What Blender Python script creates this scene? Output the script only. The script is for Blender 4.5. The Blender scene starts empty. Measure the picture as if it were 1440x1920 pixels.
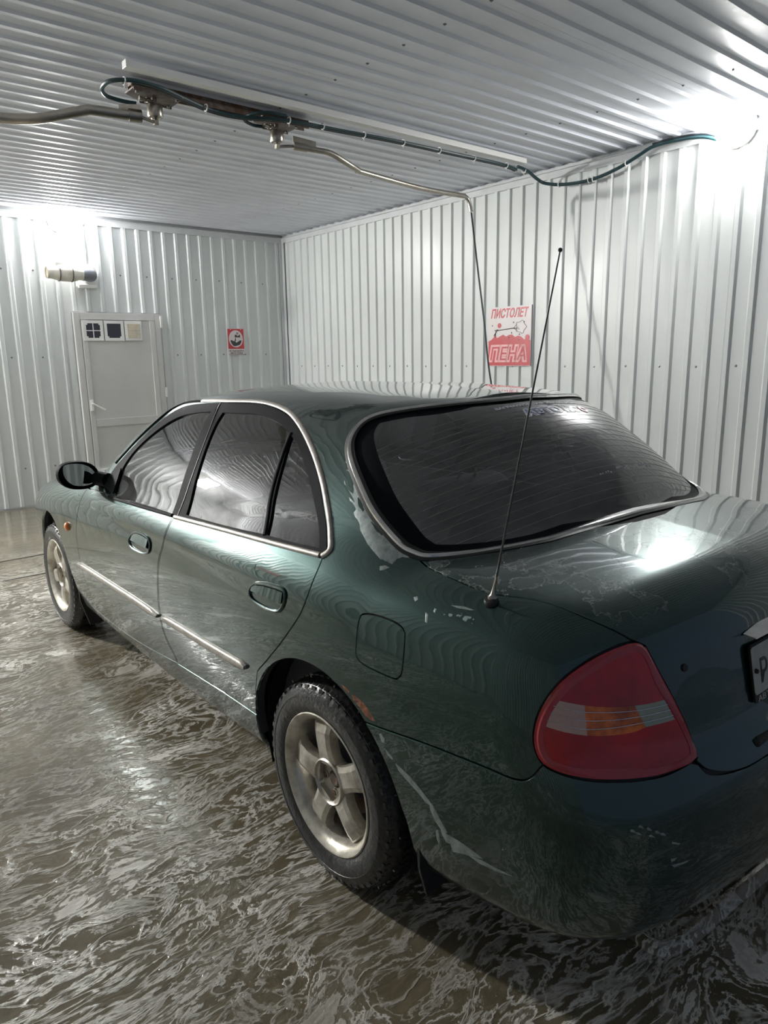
import bpy, bmesh, math, random
import numpy as np
from mathutils import Vector, Matrix
random.seed(7)
PI=math.pi
SC=bpy.context.scene
COL=SC.collection
# ---------------------------------------------------------------- camera
CAM=(-1.55911,1.85842,1.51560); YAW,PITCH,ROLL=-0.678363,-0.214770,-0.0163401
RZ=0.015663                      # the bay stands turned this much against the car
def cam_axes():
    cy,sy,cp,sp=math.cos(YAW),math.sin(YAW),math.cos(PITCH),math.sin(PITCH)
    f=Vector((cy*cp,sy*cp,sp)); r=Vector((sy,-cy,0)); u=r.cross(f)
    cr,sr=math.cos(ROLL),math.sin(ROLL)
    return cr*r+sr*u, -sr*r+cr*u, f
cd=bpy.data.cameras.new('camera'); co=bpy.data.objects.new('camera',cd); COL.objects.link(co)
r_,u_,f_=cam_axes()
m=Matrix.Identity(4)
for i in range(3): m[i][0]=r_[i]; m[i][1]=u_[i]; m[i][2]=-f_[i]; m[i][3]=CAM[i]
co.matrix_world=m
cd.sensor_fit='VERTICAL'; cd.sensor_height=36; cd.sensor_width=27; cd.lens=36*1341.544/1920; cd.clip_start=.02
SC.camera=co
# ---------------------------------------------------------------- world, exposure
w=bpy.data.worlds.new('night'); SC.world=w; w.use_nodes=True
w.node_tree.nodes['Background'].inputs[0].default_value=(.50,.62,.85,1); w.node_tree.nodes['Background'].inputs[1].default_value=.22
SC.view_settings.view_transform='Standard'; SC.view_settings.look='None'; SC.view_settings.gamma=1
SC.view_settings.use_curve_mapping=False; SC.view_settings.exposure=0.0
LAMP_E=175.0     # emission of the bulkhead lamps' opal domes
FLOOD_E=1380.0  # emission of the flood light's panel
WX,WY,LY,CZ=6.597,-3.269,3.70,3.0    # back wall, right wall, left wall, ceiling (bay coordinates)
XB=-3.6                               # open end of the bay behind the camera
CR,SR=math.cos(RZ),math.sin(RZ)
def bay(x,y,z=0): return Vector((CR*x-SR*y, SR*x+CR*y, z))
# ---------------------------------------------------------------- materials
def newmat(name):
    m=bpy.data.materials.new(name); m.use_nodes=True; nt=m.node_tree
    return m,nt,nt.nodes['Principled BSDF'],nt.nodes['Material Output']
def N(nt,t,**kw):
    n=nt.nodes.new(t)
    for k,v in kw.items():
        if k.startswith('i_'): n.inputs[k[2:].replace('_',' ')].default_value=v
        elif k.startswith('n'): n.inputs[int(k[1:])].default_value=v
        else: setattr(n,k,v)
    return n
def L(nt,a,b): nt.links.new(a,b)
def pmat(name,col,rough=.5,metal=0,spec=.5,bump=0,bscale=40,var=0,vscale=6,coat=0,vcol=None,emit=None,ecol=None,subs=0):
    m,nt,b,o=newmat(name)
    b.inputs['Base Color'].default_value=(*col,1); b.inputs['Roughness'].default_value=rough
    b.inputs['Metallic'].default_value=metal; b.inputs['Specular IOR Level'].default_value=spec
    if coat: b.inputs['Coat Weight'].default_value=coat; b.inputs['Coat Roughness'].default_value=.05
    if emit: b.inputs['Emission Color'].default_value=(*(ecol or col),1); b.inputs['Emission Strength'].default_value=emit
    tc=N(nt,'ShaderNodeTexCoord')
    if var:
        n=N(nt,'ShaderNodeTexNoise'); n.inputs['Scale'].default_value=vscale; n.inputs['Detail'].default_value=7; n.inputs['Roughness'].default_value=.65
        L(nt,tc.outputs['Object'],n.inputs['Vector'])
        r=N(nt,'ShaderNodeValToRGB'); r.color_ramp.elements[0].position=.42; r.color_ramp.elements[1].position=.66
        L(nt,n.outputs['Fac'],r.inputs[0])
        mx=N(nt,'ShaderNodeMix',data_type='RGBA'); mx.inputs[6].default_value=(*col,1)
        vc=vcol or tuple(c*(1-var) for c in col); mx.inputs[7].default_value=(*vc,1)
        L(nt,r.outputs[0],mx.inputs[0]); L(nt,mx.outputs[2],b.inputs['Base Color'])
    if bump:
        n=N(nt,'ShaderNodeTexNoise'); n.inputs['Scale'].default_value=bscale; n.inputs['Detail'].default_value=5
        L(nt,tc.outputs['Object'],n.inputs['Vector'])
        bp=N(nt,'ShaderNodeBump'); bp.inputs['Strength'].default_value=bump; bp.inputs['Distance'].default_value=.01
        L(nt,n.outputs['Fac'],bp.inputs['Height']); L(nt,bp.outputs[0],b.inputs['Normal'])
    return m
M={}
def wallmat(name,col):
    m,nt,b,o=newmat(name)
    tc=N(nt,'ShaderNodeTexCoord')
    mp=N(nt,'ShaderNodeMapping'); mp.inputs['Scale'].default_value=(1,1,.35); L(nt,tc.outputs['Object'],mp.inputs[0])
    n=N(nt,'ShaderNodeTexNoise'); n.inputs['Scale'].default_value=2.2; n.inputs['Detail'].default_value=8; n.inputs['Roughness'].default_value=.6; L(nt,mp.outputs[0],n.inputs['Vector'])
    r=N(nt,'ShaderNodeValToRGB'); e=r.color_ramp.elements; e[0].position=.3; e[0].color=(*[c*.86 for c in col],1); e[1].position=.75; e[1].color=(*col,1)
    L(nt,n.outputs['Fac'],r.inputs[0]); L(nt,r.outputs[0],b.inputs['Base Color'])
    n2=N(nt,'ShaderNodeTexNoise'); n2.inputs['Scale'].default_value=5; n2.inputs['Detail'].default_value=3; L(nt,mp.outputs[0],n2.inputs['Vector'])
    mr=N(nt,'ShaderNodeMapRange'); mr.inputs[3].default_value=.26; mr.inputs[4].default_value=.42; L(nt,n2.outputs['Fac'],mr.inputs[0]); L(nt,mr.outputs[0],b.inputs['Roughness'])
    bp=N(nt,'ShaderNodeBump'); bp.inputs['Strength'].default_value=.25; bp.inputs['Distance'].default_value=.01; L(nt,n2.outputs['Fac'],bp.inputs['Height']); L(nt,bp.outputs[0],b.inputs['Normal'])
    return m
M['wall']=wallmat('painted_steel_wall',(.69,.72,.71))
M['ceil']=wallmat('painted_steel_ceiling',(.79,.825,.90))
M['trim']=pmat('trim_white',(.60,.62,.63),.35,var=.12,vscale=4)
M['door']=pmat('door_upvc',(.60,.60,.585),.3,var=.06,vscale=3)
M['white']=pmat('white_plastic',(.80,.80,.78),.35)
M['cream']=pmat('cream_plastic',(.62,.56,.44),.4,var=.2,vscale=30)
M['fanwhite']=pmat('fan_plastic',(.68,.66,.58),.35,var=.25,vscale=8,vcol=(.45,.42,.36))
M['greypipe']=pmat('grey_pipe',(.17,.18,.20),.4)
M['navy']=pmat('dark_opening',(.012,.015,.03),.4)
M['mast']=pmat('dark_antenna_rod',(.10,.10,.10),.25,metal=.8)
M['dark']=pmat('black_rubber',(.012,.012,.013),.45)
M['darkgloss']=pmat('black_gloss',(.008,.009,.011),.65,spec=.06,bump=.05,bscale=30)
M['screw']=pmat('screw_steel',(.22,.22,.22),.4,metal=.6)
M['steel']=pmat('brushed_stainless',(.44,.41,.36),.3,metal=1,bump=.1,bscale=60,var=.2,vscale=14)
M['chrome']=pmat('chrome',(.72,.71,.69),.16,metal=1,bump=.04,bscale=50,var=.2,vscale=25)
M['dullchrome']=pmat('worn_bright_trim',(.46,.43,.39),.42,metal=.5,bump=.1,bscale=60,var=.3,vscale=18)
M['rust']=pmat('rusty_steel',(.16,.085,.05),.7,metal=.2,bump=.6,bscale=30,var=1,vscale=18,vcol=(.22,.19,.17))
M['rustplate']=pmat('rust_spotted_plate',(.20,.18,.17),.55,metal=.5,bump=.3,bscale=30,var=1,vscale=16,vcol=(.10,.055,.035))
M['teal']=pmat('teal_hose',(.007,.034,.040),.4)
M['blackcable']=pmat('black_cable',(.012,.016,.02),.4)
M['tie']=pmat('white_tie',(.75,.75,.72),.5)
M['red']=pmat('sign_red',(.52,.035,.045),.35,var=.15,vscale=20)
M['signwhite']=pmat('sign_white',(.72,.66,.66),.35)
M['pink']=pmat('sign_pink',(.80,.42,.42),.4)
M['ink']=pmat('sign_black',(.03,.035,.035),.5)
M['flood']=pmat('led_flood_panel',(1,1,1),.5,emit=FLOOD_E,ecol=(1,.985,.95))
M['lampfar']=pmat('opal_lamp_far',(1,1,1),.5,emit=LAMP_E*1.7,ecol=(1,.985,.96))
M['lamp']=pmat('opal_lamp',(1,1,1),.5,emit=LAMP_E,ecol=(1,.985,.96))
# wet floor with drying foam ------------------------------------------------
def floormat():
    m,nt,b,o=newmat('wet_foamy_concrete')
    tc=N(nt,'ShaderNodeTexCoord')
    # low-frequency warp
    wn=N(nt,'ShaderNodeTexNoise'); wn.inputs['Scale'].default_value=1.1; wn.inputs['Detail'].default_value=3; L(nt,tc.outputs['Object'],wn.inputs['Vector'])
    sb=N(nt,'ShaderNodeVectorMath',operation='SUBTRACT'); sb.inputs[1].default_value=(.5,.5,.5); L(nt,wn.outputs['Color'],sb.inputs[0])
    sc=N(nt,'ShaderNodeVectorMath',operation='SCALE'); sc.inputs['Scale'].default_value=.45; L(nt,sb.outputs[0],sc.inputs[0])
    ad=N(nt,'ShaderNodeVectorMath',operation='ADD'); L(nt,tc.outputs['Object'],ad.inputs[0]); L(nt,sc.outputs[0],ad.inputs[1])
    mp=N(nt,'ShaderNodeMapping'); mp.inputs['Rotation'].default_value=(0,0,.22); mp.inputs['Scale'].default_value=(2.3,.85,1); L(nt,ad.outputs[0],mp.inputs[0])
    n1=N(nt,'ShaderNodeTexNoise'); n1.inputs['Scale'].default_value=2.3; n1.inputs['Detail'].default_value=9; n1.inputs['Roughness'].default_value=.62; n1.inputs['Distortion'].default_value=.35; L(nt,mp.outputs[0],n1.inputs['Vector'])
    r=N(nt,'ShaderNodeValToRGB'); cr=r.color_ramp; e=cr.elements
    e[0].position=.0; e[0].color=(0,0,0,1); e[1].position=1; e[1].color=(.8,.8,.8,1)
    for p_,v in ((.400,0),(.408,.6),(.418,.02),(.470,0),(.480,.85),(.488,.9),(.500,.04),(.548,.0),(.556,.95),(.566,.85),(.580,.10),(.605,.1),(.618,1),(.66,.75),(.70,1)):
        q=e.new(p_); q.color=(v,v,v,1)
    L(nt,n1.outputs['Fac'],r.inputs[0])
    # where the foam lies thicker
    n2=N(nt,'ShaderNodeTexNoise'); n2.inputs['Scale'].default_value=.9; n2.inputs['Detail'].default_value=5; L(nt,tc.outputs['Object'],n2.inputs['Vector'])
    d=N(nt,'ShaderNodeMapRange'); d.inputs[1].default_value=.38; d.inputs[2].default_value=.56; d.inputs[3].default_value=.18; d.inputs[4].default_value=1.05; L(nt,n2.outputs['Fac'],d.inputs[0])
    # fine filaments
    n3=N(nt,'ShaderNodeTexNoise'); n3.inputs['Scale'].default_value=8; n3.inputs['Detail'].default_value=7; n3.inputs['Distortion'].default_value=.5; L(nt,mp.outputs[0],n3.inputs['Vector'])
    r3=N(nt,'ShaderNodeValToRGB'); e3=r3.color_ramp.elements; e3[0].position=.47; e3[0].color=(0,0,0,1); e3[1].position=.56; e3[1].color=(0,0,0,1); q=e3.new(.50); q.color=(.9,.9,.9,1); q=e3.new(.52); q.color=(.6,.6,.6,1)
    L(nt,n3.outputs['Fac'],r3.inputs[0])
    mx=N(nt,'ShaderNodeMath',operation='MAXIMUM'); L(nt,r.outputs[0],mx.inputs[0]); 
    h=N(nt,'ShaderNodeMath',operation='MULTIPLY'); h.inputs[1].default_value=.75; L(nt,r3.outputs[0],h.inputs[0]); L(nt,h.outputs[0],mx.inputs[1])
    foam=N(nt,'ShaderNodeMath',operation='MULTIPLY',use_clamp=True); L(nt,mx.outputs[0],foam.inputs[0]); L(nt,d.outputs[0],foam.inputs[1])
    # foam lies on the left and under the car, dries out towards the back wall
    sx=N(nt,'ShaderNodeSeparateXYZ'); L(nt,tc.outputs['Object'],sx.inputs[0])
    fx=N(nt,'ShaderNodeMapRange'); fx.inputs[1].default_value=3.6; fx.inputs[2].default_value=5.0; fx.inputs[3].default_value=1; fx.inputs[4].default_value=.06; L(nt,sx.outputs[0],fx.inputs[0])
    foam2=N(nt,'ShaderNodeMath',operation='MULTIPLY'); L(nt,foam.outputs[0],foam2.inputs[0]); L(nt,fx.outputs[0],foam2.inputs[1])
    # mud colour
    n4=N(nt,'ShaderNodeTexNoise'); n4.inputs['Scale'].default_value=2.4; n4.inputs['Detail'].default_value=9; n4.inputs['Roughness'].default_value=.7; L(nt,ad.outputs[0],n4.inputs['Vector'])
    rm=N(nt,'ShaderNodeValToRGB'); em=rm.color_ramp.elements; em[0].position=.3; em[0].color=(.085,.070,.042,1); em[1].position=.72; em[1].color=(.20,.168,.11,1)
    L(nt,n4.outputs['Fac'],rm.inputs[0])
    mc=N(nt,'ShaderNodeMix',data_type='RGBA'); L(nt,foam2.outputs[0],mc.inputs[0]); L(nt,rm.outputs[0],mc.inputs[6]); mc.inputs[7].default_value=(.82,.79,.72,1)
    L(nt,mc.outputs[2],b.inputs['Base Color'])
    rr=N(nt,'ShaderNodeMapRange'); rr.inputs[3].default_value=.10; rr.inputs[4].default_value=.30; L(nt,foam2.outputs[0],rr.inputs[0]); L(nt,rr.outputs[0],b.inputs['Roughness'])
    b.inputs['Specular IOR Level'].default_value=.5
    hh=N(nt,'ShaderNodeMath',operation='MULTIPLY_ADD'); hh.inputs[1].default_value=.6; L(nt,foam2.outputs[0],hh.inputs[0]); L(nt,n1.outputs['Fac'],hh.inputs[2])
    n5=N(nt,'ShaderNodeTexNoise'); n5.inputs['Scale'].default_value=16; n5.inputs['Detail'].default_value=4; L(nt,mp.outputs[0],n5.inputs['Vector'])
    h5=N(nt,'ShaderNodeMath',operation='MULTIPLY_ADD'); h5.inputs[1].default_value=.35; L(nt,n5.outputs['Fac'],h5.inputs[0]); L(nt,hh.outputs[0],h5.inputs[2])
    bp=N(nt,'ShaderNodeBump'); bp.inputs['Strength'].default_value=.42; bp.inputs['Distance'].default_value=.02; L(nt,h5.outputs[0],bp.inputs['Height']); L(nt,bp.outputs[0],b.inputs['Normal'])
    # the thin sheet of running water over it
    b2=N(nt,'ShaderNodeBump'); b2.inputs['Strength'].default_value=.22; b2.inputs['Distance'].default_value=.02; L(nt,h5.outputs[0],b2.inputs['Height']); L(nt,b2.outputs[0],b.inputs['Coat Normal'])
    b.inputs['Coat Weight'].default_value=.8; b.inputs['Coat Roughness'].default_value=.05; b.inputs['Coat IOR'].default_value=1.33
    return m
M['floor']=floormat()
def paintmat(name='metallic_green_paint',scuff=0):
    m,nt,b,o=newmat(name)
    tc=N(nt,'ShaderNodeTexCoord')
    b.inputs['Base Color'].default_value=(.006,.042,.036,1); b.inputs['Metallic'].default_value=.72; b.inputs['Roughness'].default_value=.27
    b.inputs['Coat Weight'].default_value=1; b.inputs['Coat Roughness'].default_value=.012; b.inputs['Coat IOR'].default_value=1.62
    n=N(nt,'ShaderNodeTexNoise'); n.inputs['Scale'].default_value=5; n.inputs['Detail'].default_value=2; L(nt,tc.outputs['Object'],n.inputs['Vector'])
    n2=N(nt,'ShaderNodeTexNoise'); n2.inputs['Scale'].default_value=160; n2.inputs['Detail'].default_value=2; L(nt,tc.outputs['Object'],n2.inputs['Vector'])
    md=N(nt,'ShaderNodeMath',operation='MULTIPLY_ADD'); md.inputs[1].default_value=.010; L(nt,n2.outputs['Fac'],md.inputs[0]); L(nt,n.outputs['Fac'],md.inputs[2])
    bp=N(nt,'ShaderNodeBump'); bp.inputs['Strength'].default_value=.16; bp.inputs['Distance'].default_value=.005; L(nt,md.outputs[0],bp.inputs['Height'])
    L(nt,bp.outputs[0],b.inputs['Coat Normal']); L(nt,bp.outputs[0],b.inputs['Normal'])
    # dirt film low on the flanks: roughens and greys the paint
    sx=N(nt,'ShaderNodeSeparateXYZ'); L(nt,tc.outputs['Object'],sx.inputs[0])
    dz=N(nt,'ShaderNodeMapRange'); dz.inputs[1].default_value=.62; dz.inputs[2].default_value=.22; dz.inputs[3].default_value=0; dz.inputs[4].default_value=.5; L(nt,sx.outputs[2],dz.inputs[0])
    nd=N(nt,'ShaderNodeTexNoise'); nd.inputs['Scale'].default_value=7; nd.inputs['Detail'].default_value=8; L(nt,tc.outputs['Object'],nd.inputs['Vector'])
    rd=N(nt,'ShaderNodeMapRange'); rd.inputs[1].default_value=.42; rd.inputs[2].default_value=.68; L(nt,nd.outputs['Fac'],rd.inputs[0])
    dm=N(nt,'ShaderNodeMath',operation='MULTIPLY'); L(nt,dz.outputs[0],dm.inputs[0]); L(nt,rd.outputs[0],dm.inputs[1])
    film=N(nt,'ShaderNodeBsdfPrincipled'); film.inputs['Base Color'].default_value=(.055,.05,.043,1); film.inputs['Roughness'].default_value=.45
    mx=N(nt,'ShaderNodeMixShader'); L(nt,dm.outputs[0],mx.inputs[0]); L(nt,b.outputs[0],mx.inputs[1]); L(nt,film.outputs[0],mx.inputs[2])
    last=mx
    if scuff:
        # bare grey scuffs on the rear corner and along the window, rust at the arch edge: flaws with a shape of their own
        def blob(c,rad,sc,thr,soft,col,rough,metal,prev,stretch=(1,1,1)):
            vm=N(nt,'ShaderNodeVectorMath',operation='SUBTRACT'); vm.inputs[1].default_value=c; L(nt,tc.outputs['Object'],vm.inputs[0])
            vs=N(nt,'ShaderNodeVectorMath',operation='MULTIPLY'); vs.inputs[1].default_value=tuple(1/r for r in rad); L(nt,vm.outputs[0],vs.inputs[0])
            ln=N(nt,'ShaderNodeVectorMath',operation='LENGTH'); L(nt,vs.outputs[0],ln.inputs[0])
            mpp=N(nt,'ShaderNodeMapping'); mpp.inputs['Scale'].default_value=stretch; L(nt,tc.outputs['Object'],mpp.inputs[0])
            nn=N(nt,'ShaderNodeTexNoise'); nn.inputs['Scale'].default_value=sc; nn.inputs['Detail'].default_value=6; L(nt,mpp.outputs[0],nn.inputs['Vector'])
            sm=N(nt,'ShaderNodeMath',operation='SUBTRACT'); L(nt,nn.outputs['Fac'],sm.inputs[0])
            k=N(nt,'ShaderNodeMath',operation='MULTIPLY'); k.inputs[1].default_value=.30; L(nt,ln.outputs['Value'],k.inputs[0]); L(nt,k.outputs[0],sm.inputs[1])
            rg=N(nt,'ShaderNodeMapRange'); rg.inputs[1].default_value=thr; rg.inputs[2].default_value=thr+soft; L(nt,sm.outputs[0],rg.inputs[0])
            bs=N(nt,'ShaderNodeBsdfPrincipled'); bs.inputs['Base Color'].default_value=(*col,1); bs.inputs['Roughness'].default_value=rough; bs.inputs['Metallic'].default_value=metal
            mm=N(nt,'ShaderNodeMixShader'); L(nt,rg.outputs[0],mm.inputs[0]); L(nt,prev.outputs[0],mm.inputs[1]); L(nt,bs.outputs[0],mm.inputs[2]); return mm
        last=blob((-.45,.80,.95),(.20,.10,.06),28,.52,.01,(.20,.27,.26),.45,.2,last)
    # the sheet's inner side is grey primer
    gm=N(nt,'ShaderNodeNewGeometry'); inn=N(nt,'ShaderNodeBsdfPrincipled'); inn.inputs['Base Color'].default_value=(.05,.05,.055,1); inn.inputs['Roughness'].default_value=.8
    fx=N(nt,'ShaderNodeMixShader'); L(nt,gm.outputs['Backfacing'],fx.inputs[0]); L(nt,last.outputs[0],fx.inputs[1]); L(nt,inn.outputs[0],fx.inputs[2])
    L(nt,fx.outputs[0],o.inputs[0])
    return m
M['paint']=paintmat(); M['paintscuff']=paintmat('scuffed_green_paint',1)
def decklidmat():
    # same paint with drying water and foam film on the lid
    m=paintmat('green_paint_with_drying_foam'); nt=m.node_tree; o=nt.nodes['Material Output']
    prev=o.inputs[0].links[0].from_socket
    tc=N(nt,'ShaderNodeTexCoord')
    n=N(nt,'ShaderNodeTexNoise'); n.inputs['Scale'].default_value=4.2; n.inputs['Detail'].default_value=9; n.inputs['Roughness'].default_value=.62; L(nt,tc.outputs['Object'],n.inputs['Vector'])
    r=N(nt,'ShaderNodeValToRGB'); e=r.color_ramp.elements; e[0].position=.50; e[0].color=(0,0,0,1); e[1].position=1; e[1].color=(0,0,0,1)
    for p_,v in ((.512,.30),(.522,.04),(.56,.05),(.60,0.0)): q=e.new(p_); q.color=(v,v,v,1)
    L(nt,n.outputs['Fac'],r.inputs[0])
    sx=N(nt,'ShaderNodeSeparateXYZ'); L(nt,tc.outputs['Object'],sx.inputs[0])
    z=N(nt,'ShaderNodeMapRange'); z.inputs[1].default_value=.95; z.inputs[2].default_value=.99; L(nt,sx.outputs[2],z.inputs[0])
    k=N(nt,'ShaderNodeMath',operation='MULTIPLY'); L(nt,r.outputs[0],k.inputs[0]); L(nt,z.outputs[0],k.inputs[1])
    f=N(nt,'ShaderNodeBsdfPrincipled'); f.inputs['Base Color'].default_value=(.55,.56,.55,1); f.inputs['Roughness'].default_value=.5
    mx=N(nt,'ShaderNodeMixShader'); L(nt,k.outputs[0],mx.inputs[0]); L(nt,prev,mx.inputs[1]); L(nt,f.outputs[0],mx.inputs[2]); L(nt,mx.outputs[0],o.inputs[0])
    return m
M['decklid']=decklidmat()
def glassmat(name,tint,smear=0,rough=.0):
    m,nt,b,o=newmat(name); nt.nodes.remove(b)
    t=N(nt,'ShaderNodeBsdfTransparent'); t.inputs[0].default_value=(*tint,1)
    g=N(nt,'ShaderNodeBsdfGlossy'); g.inputs['Roughness'].default_value=rough; g.inputs[0].default_value=(1,1,1,1)
    f=N(nt,'ShaderNodeFresnel'); f.inputs[0].default_value=1.62
    tc=N(nt,'ShaderNodeTexCoord'); n=N(nt,'ShaderNodeTexNoise'); n.inputs['Scale'].default_value=6; n.inputs['Detail'].default_value=1; L(nt,tc.outputs['Object'],n.inputs['Vector'])
    bp=N(nt,'ShaderNodeBump'); bp.inputs['Strength'].default_value=.10; bp.inputs['Distance'].default_value=.005; L(nt,n.outputs['Fac'],bp.inputs['Height']); L(nt,bp.outputs[0],g.inputs['Normal'])
    L(nt,bp.outputs[0],f.inputs['Normal'])
    f2=N(nt,'ShaderNodeMath',operation='MULTIPLY_ADD'); f2.inputs[1].default_value=1.0; f2.inputs[2].default_value=.01; f2.use_clamp=True; L(nt,f.outputs[0],f2.inputs[0])
    mx=N(nt,'ShaderNodeMixShader'); L(nt,f2.outputs[0],mx.inputs[0]); L(nt,t.outputs[0],mx.inputs[1]); L(nt,g.outputs[0],mx.inputs[2])
    last=mx
    if smear:
        n=N(nt,'ShaderNodeTexNoise'); n.inputs['Scale'].default_value=5; n.inputs['Detail'].default_value=8; L(nt,tc.outputs['Object'],n.inputs['Vector'])
        r=N(nt,'ShaderNodeMapRange'); r.inputs[1].default_value=.4; r.inputs[2].default_value=.75; r.inputs[3].default_value=smear*.4; r.inputs[4].default_value=smear; L(nt,n.outputs['Fac'],r.inputs[0])
        g2=N(nt,'ShaderNodeBsdfGlossy'); g2.inputs['Roughness'].default_value=.28; g2.inputs[0].default_value=(.9,.9,.9,1)
        m2=N(nt,'ShaderNodeMixShader'); L(nt,r.outputs[0],m2.inputs[0]); L(nt,mx.outputs[0],m2.inputs[1]); L(nt,g2.outputs[0],m2.inputs[2]); last=m2
    L(nt,last.outputs[0],o.inputs[0]); return m
M['glass']=glassmat('window_glass',(.87,.92,.90),.01)
M['tinted']=glassmat('tinted_window_glass',(.70,.76,.74),.015)
M['rearglass']=glassmat('tinted_rear_glass',(.46,.47,.50),.17)
M['cabin']=pmat('cabin_trim',(.07,.07,.078),.7)
M['seat']=pmat('seat_fabric',(.09,.09,.10),.85,bump=.2,bscale=120)
M['tyre']=pmat('wet_tyre_rubber',(.013,.013,.014),.33,bump=.35,bscale=70,var=.5,vscale=40,vcol=(.03,.03,.028))
M['alloy']=pmat('dirty_alloy',(.62,.59,.52),.34,metal=.75,bump=.12,bscale=40,var=1,vscale=16,vcol=(.36,.32,.27))
M['lens_red']=pmat('red_lens',(.50,.006,.012),.12,coat=.6,bump=.03,bscale=30,var=1,vscale=7,vcol=(.28,.004,.008))
M['lens_rim']=pmat('red_lens_edge',(.40,.03,.045),.2,coat=.6)
M['lens_clear']=pmat('clear_lens',(.55,.36,.32),.2,coat=.5,bump=.2,bscale=90)
M['lens_amber']=pmat('amber_lens',(.85,.19,.02),.2,coat=.5,var=1,vscale=14,vcol=(.34,.05,.008))
M['lens_reverse']=pmat('reverse_lens',(.34,.36,.29),.2,coat=.5,bump=.2,bscale=90)
M['amber']=pmat('amber_marker',(.70,.20,.03),.25,coat=.5)
M['plate']=pmat('plate_white',(.50,.50,.45),.4,var=.2,vscale=20)
M['mirror']=pmat('mirror_glass',(.55,.60,.58),.04,metal=1)
M['greyplastic']=pmat('grey_plastic',(.10,.10,.10),.5)
M['scuff']=pmat('bare_primer_scuff',(.30,.35,.34),.38,metal=.3,var=.45,vscale=45,bump=.06,bscale=60)
M['rustpatch']=pmat('paint_rust',(.22,.075,.03),.75,var=1,vscale=50,vcol=(.10,.04,.02),bump=.6,bscale=70)
M['foam']=pmat('foam_residue',(.7,.7,.7),.5)
M['sticker']=pmat('sticker_white',(.75,.75,.80),.4)
M['stickerblue']=pmat('sticker_blue',(.08,.10,.30),.4)
M['stickerred']=pmat('sticker_red',(.60,.12,.12),.4)
M['wire']=pmat('defroster_print',(.40,.34,.30),.5)
# ---------------------------------------------------------------- mesh helpers
def tag(o,label=None,cat=None,group=None,kind=None):
    if label: o['label']=label
    if cat: o['category']=cat
    if group: o['group']=group
    if kind: o['kind']=kind
    return o
def empty(name,loc=(0,0,0),rz=0,**kw):
    o=bpy.data.objects.new(name,None); COL.objects.link(o); o.location=loc; o.rotation_euler=(0,0,rz); o.empty_display_size=.1
    return tag(o,**kw)
def mesh_obj(name,verts,faces,mat,parent=None,smooth=False,normals=None,mats=None,fm=None):
    me=bpy.data.meshes.new(name); me.from_pydata([tuple(v) for v in verts],[],[tuple(int(i) for i in f) for f in faces])
    for mm in (mats or [mat]): me.materials.append(mm)
    if fm is not None: me.polygons.foreach_set('material_index',list(fm))
    if smooth or normals is not None: me.polygons.foreach_set('use_smooth',[True]*len(me.polygons))
    me.update()
    if normals is not None: me.normals_split_custom_set_from_vertices([tuple(n) for n in normals])
    o=bpy.data.objects.new(name,me); COL.objects.link(o)
    if parent: o.parent=parent
    return o
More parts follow.
